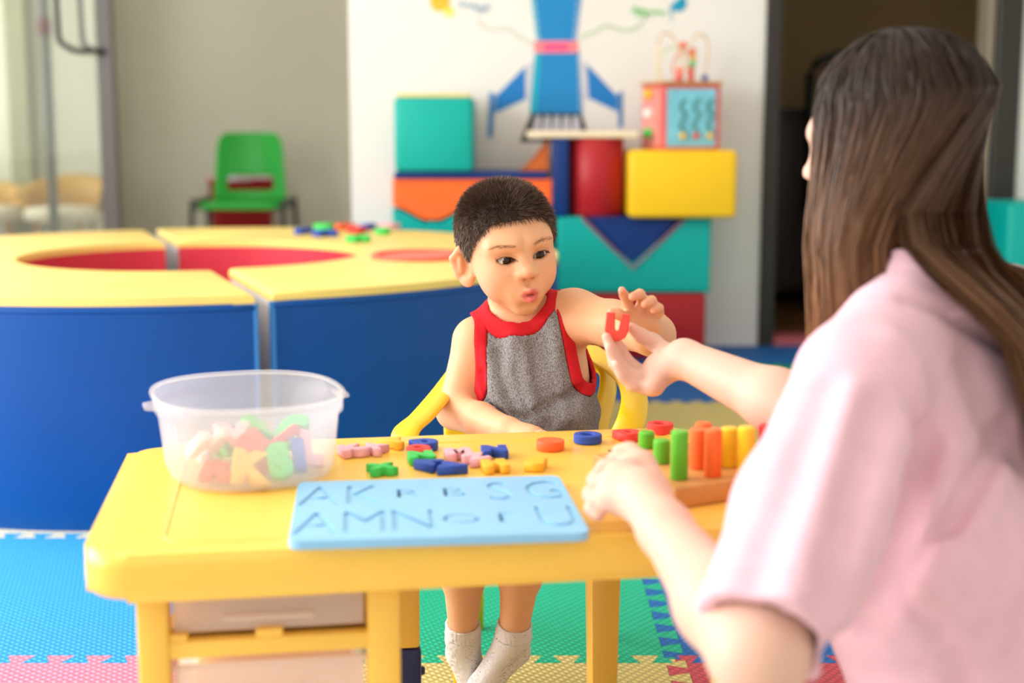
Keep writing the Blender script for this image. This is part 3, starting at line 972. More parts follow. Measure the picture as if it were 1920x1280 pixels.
# raised border line moulded into the top
obj('moulded_line', bm_tube([(x, y, TZ - 0.0008) for (x, y) in rrect(0.075, 0.035, TW - 0.05, TD - 0.045, 0.03, 5)], 0.0022, 6, closed=True), YEL_T, table, True)
l0 = TL(255, 1150, 0.035)[0]; l1 = TL(316, 1150, 0.035)[0]
m0 = TL(688, 1150, 0.035)[0]; m1 = TL(751, 1150, 0.035)[0]
NAVY_P = mat('navy_plastic', (14, 22, 92), 0.35, 0.03)
def leg(x0, x1, y0, y1, taper=0.12, z0=0.0, z1=TZ - TH + 0.004, m=YEL_T, name='leg'):
    b = bm_box((x0, y0, z0), (x1, y1, z1), 0.005, 2)
    cx_, cy_ = (x0 + x1) / 2, (y0 + y1) / 2
    for v in b.verts:
        k = 1 - taper * (1 - (v.co.z - z0) / (z1 - z0))
        v.co.x = cx_ + (v.co.x - cx_) * k
        v.co.y = cy_ + (v.co.y - cy_) * k
    return soften(obj(name, b, m, table), 40)
leg(l0, l1, 0.030, 0.075, 0.06)
leg(m0, m1, 0.030, 0.075, 0.06)
leg(l0 + 0.004, l1, TD - 0.08, TD - 0.035, 0.06)
a0 = TL(733, 1150, TD - 0.06)[0]; a1 = TL(786, 1150, TD - 0.06)[0]
zn = TL(770, 1207, TD - 0.06)[1]
leg(a0, a1, TD - 0.08, TD - 0.035, 0.05, z0=zn)
nv = leg(a0 + 0.002, a1 + 0.001, TD - 0.079, TD - 0.036, 0.05, 0.0, zn, NAVY_P, 'leg_extension')
obj('knob', bm_lathe([(0.0, 0.0), (0.007, 0.0), (0.007, 0.008), (0.0, 0.010)], 14), NAVY_P, nv, True, (a1, TD - 0.06, TL(790, 1262, TD - 0.06)[1]))
r0 = TL(1099, 1100, TD - 0.06)[0]; r1 = TL(1161, 1100, TD - 0.06)[0]
leg(r0, r1, TD - 0.085, TD - 0.035, 0.32)
leg(r0 + 0.062, r1 + 0.062, 0.030, 0.08, 0.32)
# drawer rails and drawers
def zz(v): return TL(500, v, 0.04)[1]
zr1, zr0 = zz(1184), zz(1234)
for (za, zb) in ((zr0, zr1), (zr0 - 0.15, zr1 - 0.15)):
    soften(obj('rail', bm_box((l1 - 0.004, 0.034, za + 0.006), (m0 + 0.004, 0.06, zb - 0.004), 0.003, 2), YEL_T, table))
    obj('shelf', bm_box((l1 - 0.004, 0.05, zb - 0.010), (m0 + 0.004, TD - 0.05, zb - 0.004)), YEL_T, table)
    obj('stop_lug', bm_box(((l1 + m0) / 2 - 0.014, 0.036, zb - 0.008), ((l1 + m0) / 2 + 0.014, 0.058, zb + 0.004), 0.003, 2), YEL_T, table)
    obj('stop_lug', bm_box((l1 - 0.002, 0.036, zb - 0.008), (l1 + 0.018, 0.058, zb + 0.003), 0.003, 2), YEL_T, table)
DRAWER = frosted('milky_drawer_plastic', (255, 242, 234), 0.5, 0.3)
for (za, zb) in ((zr1 + 0.002, TZ - TH - 0.010), (zr1 - 0.148, zr0 - 0.006)):
    b = bmesh.new()
    x0, x1, y0, y1 = l1 + 0.003, m0 - 0.003, 0.045, TD - 0.08
    t_ = 0.003
    bm_box((x0, y0, za), (x1, y0 + t_, zb), bm=b)
    bm_box((x0, y1 - t_, za), (x1, y1, zb), bm=b)
    bm_box((x0, y0 + t_, za), (x0 + t_, y1 - t_, zb), bm=b)
    bm_box((x1 - t_, y0 + t_, za), (x1, y1 - t_, zb), bm=b)
    bm_box((x0 + t_, y0 + t_, za), (x1 - t_, y1 - t_, za + t_), bm=b)
    dw = obj('drawer', b, DRAWER, table)
    obj('rim', bm_tube([(x0, y0, zb), (x1, y0, zb), (x1, y1, zb), (x0, y1, zb)], 0.003, 6, closed=True), DRAWER, dw)
    obj('handle_lip', bm_box((x0 + 0.05, y0 - 0.006, zb - 0.028), (x1 - 0.05, y0 + 0.001, zb - 0.022), 0.001, 1), DRAWER, dw)
# folded papers lying in the top drawer
for k, (c, dy) in enumerate((((236, 170, 130), 0.0), ((206, 190, 160), 0.06), ((232, 208, 190), 0.02))):
    q = T0 + ex * ((l1 + m0) / 2) + ey * (0.21 + dy)
    o = obj('picture_book', bm_prism(rrect(-0.075, -0.10, 0.075, 0.10, 0.004, 2), 'z', 0, 0.008, 0.001, 1), mat('book_cover_%d' % k, c, 0.5, 0.2, 25), None, False, (q.x, q.y, zr1 + 0.0055 + 0.0085 * k))
    o.rotation_euler = (0, 0, TROT + 0.08 * (k - 1))
    tag(o, ['salmon book at the bottom of the pile in the upper drawer', 'grey-beige book in the middle of the pile in the upper drawer', 'pale pink book on top of the pile in the upper drawer'][k], 'book', 'books in the drawer')

# ------------------------------------------------------------------ translucent oval tub with letters
tubc = G(468, 884, TZ)
tub = thing('plastic_tub', 'translucent white oval plastic tub full of foam letters on the table', 'container', (tubc.x, tubc.y, TZ), math.radians(20))
TUBM = frosted('milky_tub_plastic', (246, 246, 250), 0.72, 0.2)
HT = 0.098
AX, AY = 0.108, 0.125
prof = [(0.0, 0.0015), (0.80, 0.0015), (0.86, 0.005), (0.895, 0.014), (0.955, HT - 0.022), (0.96, HT - 0.020), (1.0, HT - 0.018), (1.008, HT), (0.992, HT), (0.985, HT - 0.016), (0.945, HT - 0.020), (0.885, 0.016), (0.85, 0.0075), (0.79, 0.004), (0.0, 0.004)]
b = bm_lathe([(r, z) for (r, z) in prof], 72, sx=AX, sy=AY, power=2.5)
obj('body', b, TUBM, tub, True)
rimpts = []
for k in range(72):
    a = 2 * PI * k / 72
    ca, sa = math.cos(a), math.sin(a)
    q = (abs(ca) ** 2.5 + abs(sa) ** 2.5) ** (-1 / 2.5)
    rimpts.append((q * ca * AX * 1.003, q * sa * AY * 1.003, HT))
obj('rim', bm_tube(rimpts, 0.0032, 8, closed=True), TUBM, tub, True)
for s in (-1, 1):
    obj('handle_tab', bm_prism([(s * AX * 0.98, -0.02), (s * (AX + 0.012), -0.012), (s * (AX + 0.012), 0.012), (s * AX * 0.98, 0.02)], 'z', HT - 0.014, HT - 0.008, 0.002, 2), TUBM, tub, True)
inside = [(-0.045, -0.055, 0.002, 'R', 'red', 0.15), (-0.012, -0.085, 0.002, 'K', 'yellow', 0.75), (0.025, -0.078, 0.004, 'S', 'green', 1.0), (0.052, -0.060, 0.004, 'I', 'blue', 0.95), (0.072, -0.025, 0.004, 'L', 'pink', 1.0),
          (-0.060, 0.00, 0.004, 'W', 'white', 0.5), (-0.055, -0.035, 0.020, 'H', 'white', 0.9), (0.010, -0.02, 0.004, 'M', 'red', 0.2), (0.0, -0.055, 0.020, 'E', 'red', 0.7), (0.050, 0.035, 0.004, 'Y', 'pink', 0.4),
          (-0.02, 0.06, 0.004, 'G', 'green', 0.2), (0.060, 0.0, 0.020, 'C', 'green', 0.9), (0.015, 0.035, 0.022, 'P', 'green', 0.8), (-0.025, 0.025, 0.022, 'B', 'blue', 0.4), (0.045, -0.035, 0.026, 'X', 'red', 0.6), (-0.02, -0.01, 0.030, 'V', 'pink', 0.4)]
order = ['lowest front', 'front', 'upright front', 'slanted', 'right', 'left', 'upper left', 'middle', 'upper middle', 'back right', 'back left', 'upper right', 'upper back', 'back', 'top right', 'top left']
crot = Matrix.Rotation(math.radians(20), 4, 'Z')
for k, (x, y, z, ch, c, tilt) in enumerate(inside):
    o = obj('foam_letter', letter_mesh(ch, 0.044, 0.012), FOAM[c], None, True)
    p = crot @ Vector((x * 0.92, y * 0.92, 0))
    o.rotation_euler = (tilt * (1 if k % 3 else 0.75), 0.25 * math.sin(k * 2.1), k * 1.7 if k not in (1, 2, 3) else 0.25)
    o.location = (tubc.x + p.x, tubc.y + p.y, TZ + z + 0.005 + 0.019 * math.sin(abs(tilt)))
    tag(o, '%s foam letter %s, %s piece inside the translucent tub' % (c, ch, order[k]), 'letter', 'foam letters in the tub')

# ------------------------------------------------------------------ blue board with letter-shaped holes
def glyph_loops(ch, size):
    cu = bpy.data.curves.new('glyph', 'FONT')
    cu.body = ch
    cu.size = 1.0
    cu.fill_mode = 'NONE'
    cu.resolution_u = 3
    cu.offset = 0.02
    to = bpy.data.objects.new('glyph', cu)
    COL.objects.link(to)
    me = bpy.data.meshes.new_from_object(to.evaluated_get(bpy.context.evaluated_depsgraph_get()))
    COL.objects.unlink(to); bpy.data.objects.remove(to)
    co = [v.co.copy() for v in me.vertices]
    nb = {}
    for e in me.edges:
        a, c = e.vertices
        nb.setdefault(a, []).append(c); nb.setdefault(c, []).append(a)
    xs = [c.x for c in co]; ys = [c.y for c in co]
    cx_, cy_ = (min(xs) + max(xs)) / 2, (min(ys) + max(ys)) / 2
    s = size / (max(ys) - min(ys))
    seen, loops = set(), []
    for st in nb:
        if st in seen: continue
        lp, cur, prev = [], st, None
        while cur not in seen:
            seen.add(cur)
            lp.append(((co[cur].x - cx_) * s, (co[cur].y - cy_) * s))
            nx = [q for q in nb[cur] if q != prev and q not in seen]
            if not nx: break
            prev, cur = cur, nx[0]
        if len(lp) > 2: loops.append(lp)
    bpy.data.meshes.remove(me)
    return loops


pa, pb, pc, pd = (G(*q, TZ + 0.009) for q in ((560, 905), (1066, 892), (1084, 1000), (542, 1016)))
bc = (pa + pb + pc + pd) / 4
bx = ((pb - pa) + (pc - pd)).normalized()
brot = math.atan2(bx.y, bx.x)
bw_ = ((pb - pa).length + (pc - pd).length) / 2
bd_ = ((pa - pd).length + (pb - pc).length) / 2
cu = bpy.data.curves.new('board_outline', 'CURVE')
cu.dimensions = '2D'
cu.fill_mode = 'BOTH'
cu.extrude = 0.004
cu.bevel_depth = 0.0006
def add_poly(pts):
    sp = cu.splines.new('POLY')
    sp.points.add(len(pts) - 1)
    for q, (x, y) in zip(sp.points, pts): q.co = (x, y, 0, 1)
    sp.use_cyclic_u = True
add_poly(rrect(-bw_ / 2, -bd_ / 2, bw_ / 2, bd_ / 2, 0.012, 5))
insets = []
for r, rowtxt in enumerate(('AKRBSG', 'AMNOEU')):
    for c, ch in enumerate(rowtxt):
        ox, oy = -bw_ / 2 + bw_ * (c + 0.5) / 6, bd_ * (0.235 if r == 0 else -0.225)
        part_open = (r, c) in ((0, 3), (1, 3), (1, 4), (0, 2))
        sz = bd_ * (0.15 if part_open else 0.33)
        for lp in glyph_loops(ch, sz):
            add_poly([(x * (1.1 if part_open else 0.62) + ox, y + oy) for (x, y) in lp])
        if not part_open: insets.append((ch, ox, oy))
to = bpy.data.objects.new('board_outline', cu)
COL.objects.link(to)
bm_me = bpy.data.meshes.new_from_object(to.evaluated_get(bpy.context.evaluated_depsgraph_get()))
COL.objects.unlink(to); bpy.data.objects.remove(to)
bm_me.materials.clear()
o = obj('letter_board', bm_me, mat('light_blue_board', (140, 198, 236), 0.42, 0.03), None, False, (bc.x, bc.y, TZ + 0.0055))
o.rotation_euler = (0, 0, brot)
for (ch, ox, oy) in insets:
    me = letter_mesh(ch, bd_ * 0.326, 0.0068, 0.012)
    i_ = obj('letter_inset', me, MATS['light_blue_board'], o, False, (ox, oy, -0.0045))
    i_.scale = (0.62 * (1.06 if ch in 'MNG' else 1.0), 1.0, 1.0)
tag(o, 'light blue foam puzzle board with letter-shaped holes on the table', 'puzzle board')

# ------------------------------------------------------------------ loose foam letters on the table
loose = [(662, 845, 'K', 'pink', 0.4, 0, 'pale pink foam letter nearest the tub'), (700, 843, 'X', 'pink', -0.3, 0, 'pale pink foam letter with crossed strokes behind the green one'),
         (741, 832, 'Y', 'yellow', 0.6, 0, 'yellow foam letter by the table edge left of the blue letters'), (798, 834, 'D', 'blue', 0.5, 0, 'royal blue foam letter with a hole at the back of the pile'),
         (785, 846, 'Q', 'red', 0.2, 0.0, 'red foam letter between two blue letters in the pile'), (790, 858, 'N', 'green', 0.2, 0, 'green foam letter under the red one in the pile'),
         (716, 880, 'X', 'green', 0.3, 0, 'bright green foam letter lying alone at the board corner'), (800, 872, 'A', 'blue', 1.2, 0, 'royal blue foam letter with an oval hole touching the board'),
         (851, 878, 'V', 'blue', 1.4, 0, 'royal blue foam letter at the board edge, right of the holed one'), (860, 852, 'M', 'pink', 0.2, 0, 'pale pink foam letter in the middle of the table'),
         (893, 862, 'Z', 'pink', 0.5, 0.0, 'pale pink foam letter just below the angular blue one'), (927, 847, 'N', 'blue', 0.1, 0, 'royal blue angular foam letter alone behind the yellow ones'),
         (928, 874, 'H', 'yellow', 0.2, 0, 'yellow foam letter at the board edge, left of two'), (1005, 870, 'E', 'yellow', -0.2, 0, 'yellow foam letter at the board edge, right of two'),
         (1180, 816, 'D', 'red', 0.5, 0, 'coral red foam letter behind the short green pegs')]
for (u, v, ch, c, rz, lift, lab) in loose:
    p = G(u, v, TZ + 0.006)
    o = obj('foam_letter', letter_mesh(ch, 0.034, 0.011), FOAM[c], None, True, (p.x, p.y, TZ + 0.0006 + lift))
    o.rotation_euler = (0, 0, rz)
    tag(o, lab, 'letter', 'loose foam letters on the table')
# round pieces
def ring_piece(u, v, c, label, hole=True, r=0.0185, h=0.011):
    p = G(u, v, TZ + 0.006)
    if hole:
        prof = [(r * 0.45, 0.0), (r * 0.95, 0.0), (r, 0.001), (r, h - 0.001), (r * 0.95, h), (r * 0.55, h), (r * 0.45, h - 0.002), (r * 0.45, 0.0)]
        b = bmesh.new()
        rings = []
        for (rr_, z) in prof[:-1]:
            rings.append([b.verts.new((rr_ * math.cos(2 * PI * k / 32), rr_ * math.sin(2 * PI * k / 32), z)) for k in range(32)])
        n = len(rings)
        for i in range(n):
            for k in range(32):
                b.faces.new((rings[i][k], rings[i][(k + 1) % 32], rings[(i + 1) % n][(k + 1) % 32], rings[(i + 1) % n][k]))
    else:
        b = bm_lathe([(0.0, 0.0), (r * 0.97, 0.0), (r, 0.001), (r, h - 0.001), (r * 0.97, h), (0.0, h)], 32)
    o = soften(obj('toy_ring' if hole else 'toy_disc', b, FOAM[c], None, False, (p.x, p.y, TZ + 0.0006)))
    return tag(o, label, 'toy', 'round toy pieces on the table')
ring_piece(1032, 834, 'orange', 'plain orange-red disc on the table left of the blue ring', False, 0.0178, 0.012)
ring_piece(1102, 821, 'blue', 'royal blue ring lying on the table in front of the boy')
ring_piece(1238, 803, 'red', 'red ring lying behind the tall green peg', True, 0.0175, 0.013)

# ------------------------------------------------------------------ wooden peg board with graded cylinders
PZ = TZ + 0.024
q0 = G(1272, 908, PZ); q1 = G(1118, 850, PZ); q2 = G(1440, 884, PZ)
vx = (q2 - q0).normalized(); vy = (q1 - q0).normalized()
prot = math.atan2(vx.y, vx.x)
Lx, Ly = 0.20, 0.150
vyp = Vector((-math.sin(prot), math.cos(prot), 0))
pegb = thing('peg_board', "wooden peg board holding coloured cylinders beside the woman's left hand", 'toy', (q0.x, q0.y, TZ), prot)
Ly = (q1 - q0).dot(vyp)
sk = (q1 - q0).dot(vx)
pts = [(0, 0), (Lx, 0), (Lx + sk * 0.2, Ly), (sk, Ly)]
soften(obj('board', bm_prism([(-0.012, -0.012), (Lx, -0.012), (Lx, Ly), (min(0, sk) - 0.004, Ly)], 'z', 0.0005, PZ - TZ, 0.003, 2), mat('honey_wood', (206, 146, 76), 0.5, 0.14, 22), pegb))
for (u, v) in ((1150, 846), (1216, 856)):
    p = G(u, v, PZ)
    l = Matrix.Rotation(-prot, 4, 'Z') @ (p - q0)
    obj('hole', bm_lathe([(0.0, 0.0), (0.006, 0.0), (0.007, 0.0006), (0.0, 0.0007)], 16), mat('dark_hole', (84, 50, 22), 0.8), pegb, False, (l.x, l.y, PZ - TZ + 0.0001))
PEG = {'green': mat('green_peg_paint', (96, 190, 50), 0.35, 0.03), 'orange': mat('orange_peg_paint', (250, 112, 52), 0.35, 0.03), 'yellow': mat('yellow_peg_paint', (250, 204, 40), 0.35, 0.03), 'red': mat('red_peg_paint', (204, 36, 42), 0.35, 0.03)}
pegs = [(1212, 843, 809, 'green', 'shortest green cylinder at the far left of the peg board'), (1240, 872, 818, 'green', 'middle-height green cylinder on the peg board'),
        (1273, 902, 800, 'green', 'tallest green cylinder at the front left of the peg board'), (1309, 882, 797, 'orange', 'orange cylinder in the second row of the peg board'),
        (1336, 897, 797, 'orange', 'orange cylinder at the front of the peg board'), (1366, 878, 795, 'yellow', 'yellow cylinder in the second row of the peg board'),
        (1398, 897, 793, 'yellow', 'yellow cylinder at the front of the peg board'), (1437, 872, 790, 'red', "dark red cylinder on the peg board at the pink sleeve"),
        (1318, 862, 786, 'orange', 'orange cylinder half hidden behind the front two')]
for (u, v, vt, c, lab) in pegs:
    p = G(u, v - 4, PZ)
    rv, ru = p.y, (u - 960) / FPX
    d_ = (p - Vector((0, 0, CAM_Z))).dot(Vector((0, CP, -SP)))
    zt = (W(u, vt + 4, d_)).z
    h = max(0.02, zt - PZ)
    r = 0.0098
    o = obj('peg_cylinder', bm_lathe([(0.0, 0.0), (r - 0.001, 0.0), (r, 0.0012), (r, h - 0.002), (r - 0.002, h), (0.0, h)], 28), PEG[c], None, False, (p.x, p.y, PZ + 0.0004))
    soften(o)
    tag(o, lab, 'toy', 'cylinders on the peg board')

# ------------------------------------------------------------------ the boy's yellow plastic armchair
chx = W(985, 900, 2.17)
CH_Z = 0.235
chair = thing('child_chair', 'yellow plastic child armchair the boy sits on', 'chair', (0, 0, 0))
sc_ = Vector((0.012, 2.16, CH_Z))
soften(obj('seat', bm_prism([(sc_.x + x, sc_.y + y) for (x, y) in rrect(-0.155, -0.15, 0.155, 0.14, 0.05)], 'z', CH_Z - 0.022, CH_Z, 0.008, 3), YEL_C, chair), 50)
# curved backrest
b = bmesh.new()
grid = {}
R_, C_ = 10, 20
for i in range(R_ + 1):
    f = i / R_
    z = CH_Z - 0.01 + 0.275 * f
    for j in range(C_ + 1):
        s = j / C_ * 2 - 1
        hw = 0.122 + 0.004 * f
        top = 0.055 * abs(s) ** 3 * f
        grid[i, j] = b.verts.new((sc_.x + hw * s, sc_.y + 0.125 + 0.05 * f - 0.03 * s * s, z - top))
for i in range(R_):
    for j in range(C_):
        b.faces.new((grid[i, j], grid[i, j + 1], grid[i + 1, j + 1], grid[i + 1, j]))
bk = obj('backrest', b, YEL_C, chair, True)
md = bk.modifiers.new('thick', 'SOLIDIFY'); md.thickness = 0.010; md.offset = 0
md = bk.modifiers.new('round', 'SUBSURF'); md.levels = md.render_levels = 1
# arms: broad bands that leave the back, loop forward and drop to the seat front
right = [W(1105, 655, 2.27), W(1140, 680, 2.21), W(1176, 712, 2.14), W(1190, 748, 2.07), W(1183, 790, 2.02), W(1163, 832, 2.02), W(1140, 880, 2.05), W(1128, 925, 2.07)]
left = [W(872, 680, 2.27), W(848, 712, 2.20), W(822, 745, 2.12), W(790, 782, 2.04), W(762, 808, 1.99), W(762, 838, 1.985), W(790, 885, 2.02), W(815, 925, 2.06)]
for path in (right, left):
    s = 1 if path is right else -1
    pth = spline(path, 7)
    soften(obj('armrest', bm_tube(pth, 0.021, 14, flat=(Vector((s * 0.25, -0.55, 0.8)).normalized(), 0.36)), YEL_C, chair), 70)
# inner panel between arm and seat on the right
pts = spline([W(1106, 680, 2.265), W(1140, 712, 2.22), W(1128, 780, 2.18), W(1112, 850, 2.16)], 6)
soften(obj('side_web', bm_tube(pts, 0.020, 12, flat=(Vector((0.6, -0.6, 0.2)).normalized(), 0.3)), YEL_C, chair), 70)
for (x, y, x2, y2) in ((-0.100, -0.09, -0.088, -0.095), (0.120, -0.12, 0.126, -0.125), (-0.12, 0.115, -0.14, 0.145), (0.12, 0.115, 0.14, 0.145)):
    b = bm_tube([(sc_.x + x2, sc_.y + y2, 0.0), (sc_.x + (x + x2) / 2, sc_.y + (y + y2) / 2, 0.12), (sc_.x + x, sc_.y + y, CH_Z - 0.012)], [0.012, 0.015, 0.020], 10)
    if y > 0 and x < 0:
        pr = G(896, 1178, 0.0)
        b.free()
        b = bm_tube([(pr.x, pr.y, 0.0), (pr.x - 0.002, pr.y - 0.012, 0.12), (pr.x - 0.01, sc_.y + y, CH_Z - 0.012)], [0.010, 0.014, 0.018], 10)
    obj('leg', b, YEL_C, chair, True)

# ================================================================== PEOPLE: bodies grown as one smooth surface from blended limbs
def A3(v):
    return np.array([v[0], v[1], v[2]], np.float32)


class Field:
    """distance field on a grid; limbs are blended in with smooth unions, then meshed"""
    def __init__(self, lo, hi, h):
        self.h = h
        self.lo = np.array(lo, np.float32)
        self.n = np.ceil((np.array(hi) - self.lo) / h).astype(int) + 1
        self.F = np.full(self.n, 0.2, np.float32)

    def sl(self, lo, hi):
        a = np.clip(np.floor((np.array(lo) - self.lo) / self.h).astype(int), 0, self.n - 1)
        b = np.clip(np.ceil((np.array(hi) - self.lo) / self.h).astype(int) + 1, 1, self.n)
        s = tuple(slice(i, j) for i, j in zip(a, b))
        ax = [(self.lo[k] + self.h * np.arange(a[k], b[k], dtype=np.float32)) for k in range(3)]
        return s, ax[0][:, None, None], ax[1][None, :, None], ax[2][None, None, :]

    def union(self, s, d, k):
        f = self.F[s]
        if k > 0:
            hh = np.maximum(k - np.abs(f - d), 0) / k
            self.F[s] = np.minimum(f, d) - hh * hh * (k * 0.25)
        else:
            self.F[s] = np.minimum(f, d)

    def cut(self, s, d, k):
        f = self.F[s]
        d = -d
        if k > 0:
            hh = np.maximum(k - np.abs(f - d), 0) / k
            self.F[s] = np.maximum(f, d) + hh * hh * (k * 0.25)
        else:
            self.F[s] = np.maximum(f, d)

    def cone(self, a, b, ra, rb, k=0.01, cut=False):
        a, b = A3(a), A3(b)
        m = max(ra, rb) + max(k, 0.02) + 0.012
        s, X, Y, Z = self.sl(np.minimum(a, b) - m, np.maximum(a, b) + m)
        if self.F[s].size == 0: return
        d = sd_cone(X, Y, Z, a, b, ra, rb)
        (self.cut if cut else self.union)(s, d, k)

    def ell(self, c, r, R=None, k=0.02, cut=False):
        c = A3(c)
        m = max(r) + max(k, 0.02) + 0.012
        s, X, Y, Z = self.sl(c - m, c + m)
        if self.F[s].size == 0: return
        d = sd_ell(X, Y, Z, c, r, R)
        (self.cut if cut else self.union)(s, d, k)

    def chain(self, pts, rs, k=0.004):
        for i in range(len(pts) - 1):
            self.cone(pts[i], pts[i + 1], rs[i], rs[i + 1], k)

    def mesh(self, name):
        return surface_net(self.F, self.lo, self.h, name)


def sd_cone(X, Y, Z, a, b, ra, rb):
    ab = b - a
    L2 = float(ab @ ab) + 1e-12
    px, py, pz = X - a[0], Y - a[1], Z - a[2]
    t = np.clip((px * ab[0] + py * ab[1] + pz * ab[2]) / L2, 0, 1)
    dx, dy, dz = px - t * ab[0], py - t * ab[1], pz - t * ab[2]
    return np.sqrt(dx * dx + dy * dy + dz * dz) - (ra + (rb - ra) * t)


def sd_ell(X, Y, Z, c, r, R=None):
    px, py, pz = X - c[0], Y - c[1], Z - c[2]
    if R is not None:
        M = np.array(R, np.float32)
        px, py, pz = (M[0, 0] * px + M[1, 0] * py + M[2, 0] * pz, M[0, 1] * px + M[1, 1] * py + M[2, 1] * pz, M[0, 2] * px + M[1, 2] * py + M[2, 2] * pz)
    k0 = np.sqrt((px / r[0]) ** 2 + (py / r[1]) ** 2 + (pz / r[2]) ** 2) + 1e-6
    k1 = np.sqrt((px / r[0] ** 2) ** 2 + (py / r[1] ** 2) ** 2 + (pz / r[2] ** 2) ** 2) + 1e-6
    return k0 * (k0 - 1) / k1


def surf(F, lo, h, u, v, d0=0.9, d1=2.4):
    """where the sight line through a point of the photo meets a field's surface"""
    ds = np.arange(d0, d1, 0.002)
    r = ray(u, v)
    P = np.array([[r.x * d, r.y * d, CAM_Z + r.z * d] for d in ds])
    I = np.round((P - lo) / h).astype(int)
    ok = np.all((I >= 0) & (I < np.array(F.shape)), 1)
    for d, q, g in zip(ds, I, ok):
        if g and F[tuple(q)] < 0:
            return W(u, v, float(d))
    return W(u, v, d0)


def creased(F, lo, h, X, Y, Z, lines):
    """cloth folds: each line runs over the surface through its points; amp < 0 is a valley"""
    out = 0.0
    for pts, r, amp in lines:
        S = [A3(surf(F, lo, h, *p)) for p in pts]
        d = None
        for a, b in zip(S[:-1], S[1:]):
            q = sd_cone(X, Y, Z, a, b, 0.0, 0.0)
            d = q if d is None else np.minimum(d, q)
        out = out + amp * np.exp(-(d / r) ** 2)
    return out


def smin(a, b, k):
    h = np.maximum(k - np.abs(a - b), 0) / k
    return np.minimum(a, b) - h * h * (k * 0.25)


def smax(a, b, k):
    return -smin(-a, -b, k)


def surface_net(F, lo, h, name):
    S = F < 0
    n0, n1, n2 = F.shape
    cnt = np.zeros((n0 - 1, n1 - 1, n2 - 1), np.uint8)
    for dx in (0, 1):
        for dy in (0, 1):
            for dz in (0, 1):
                cnt += S[dx:n0 - 1 + dx, dy:n1 - 1 + dy, dz:n2 - 1 + dz]
    act = (cnt > 0) & (cnt < 8)
    flat = np.flatnonzero(act)
    i, j, k = np.unravel_index(flat, act.shape)
    acc = np.zeros((len(flat), 3), np.float32)
    num = np.zeros(len(flat), np.float32)
    corners = [(a, b, c) for a in (0, 1) for b in (0, 1) for c in (0, 1)]
    val = {c: F[i + c[0], j + c[1], k + c[2]] for c in corners}
    for a in corners:
        for ax in range(3):
            if a[ax] == 0:
                b = list(a); b[ax] = 1; b = tuple(b)
                fa, fb = val[a], val[b]
                m = (fa < 0) != (fb < 0)
                t = np.where(m, fa / np.where(m, fa - fb, 1), 0)
                p = np.array(a, np.float32)[None, :].repeat(len(flat), 0)
                p[:, ax] += t
                acc += p * m[:, None]
                num += m
    V = lo[None, :] + h * (np.stack([i, j, k], 1) + acc / num[:, None])
    def ids(a, b, c):
        return np.searchsorted(flat, np.ravel_multi_index((a, b, c), act.shape))
    quads = []
    for ax in range(3):
        sl0 = [slice(1, n - 1) for n in F.shape]; sl1 = list(sl0)
        sl0[ax] = slice(0, F.shape[ax] - 1); sl1[ax] = slice(1, F.shape[ax])
        a, b = S[tuple(sl0)], S[tuple(sl1)]
        e = np.argwhere(a != b)
        if not len(e): continue
        ins = a[tuple(e.T)]
        off = np.ones(3, int); off[ax] = 0
        e = e + off
        u, v = [(1, 2), (2, 0), (0, 1)][ax]
        q = []
        for (du, dv) in ((0, 0), (-1, 0), (-1, -1), (0, -1)):
            c = e.copy(); c[:, u] += du; c[:, v] += dv
            q.append(ids(c[:, 0], c[:, 1], c[:, 2]))
        q = np.stack(q, 1)
        q[~ins] = q[~ins][:, ::-1]
        quads.append(q)
    Q = np.concatenate(quads)
    return np_mesh(name, V, Q)


def np_mesh(name, V, Q, smooth=True):
    me = bpy.data.meshes.new(name)
    me.vertices.add(len(V))
    me.vertices.foreach_set('co', np.ascontiguousarray(V, np.float32).ravel())
    nq, w = Q.shape
    me.loops.add(nq * w)
    me.loops.foreach_set('vertex_index', np.ascontiguousarray(Q, np.int32).ravel())
    me.polygons.add(nq)
    me.polygons.foreach_set('loop_start', np.arange(0, nq * w, w, dtype=np.int32))
    me.polygons.foreach_set('loop_total', np.full(nq, w, np.int32))
    me.polygons.foreach_set('use_smooth', np.full(nq, smooth))
    me.update(calc_edges=True)
    return me


def verts_of(me):
    co = np.empty(len(me.vertices) * 3, np.float32)
    me.vertices.foreach_get('co', co)
    return co.reshape(-1, 3)


def normals_of(me):
    n = np.empty(len(me.vertices) * 3, np.float32)
    me.vertices.foreach_get('normal', n)
    return n.reshape(-1, 3)


def smooth_mesh(me, it=1, f=0.5):
    V = verts_of(me).astype(np.float64)
    E = np.empty(len(me.edges) * 2, np.int32)
    me.edges.foreach_get('vertices', E)
    E = E.reshape(-1, 2)
    deg = np.bincount(E.ravel(), minlength=len(V))[:, None]
    for _ in range(it):
        S = np.zeros_like(V)
        for k in range(3):
            S[:, k] = np.bincount(E[:, 0], V[E[:, 1], k], len(V)) + np.bincount(E[:, 1], V[E[:, 0], k], len(V))
        V += f * (S / np.maximum(deg, 1) - V)
    me.vertices.foreach_set('co', V.astype(np.float32).ravel())
    me.update()


def set_tint(me, C):
    at = me.color_attributes.new('tint', 'FLOAT_COLOR', 'POINT')
    C4 = np.concatenate([C, np.ones((len(C), 1))], 1).astype(np.float32)
    at.data.foreach_set('color', C4.ravel())


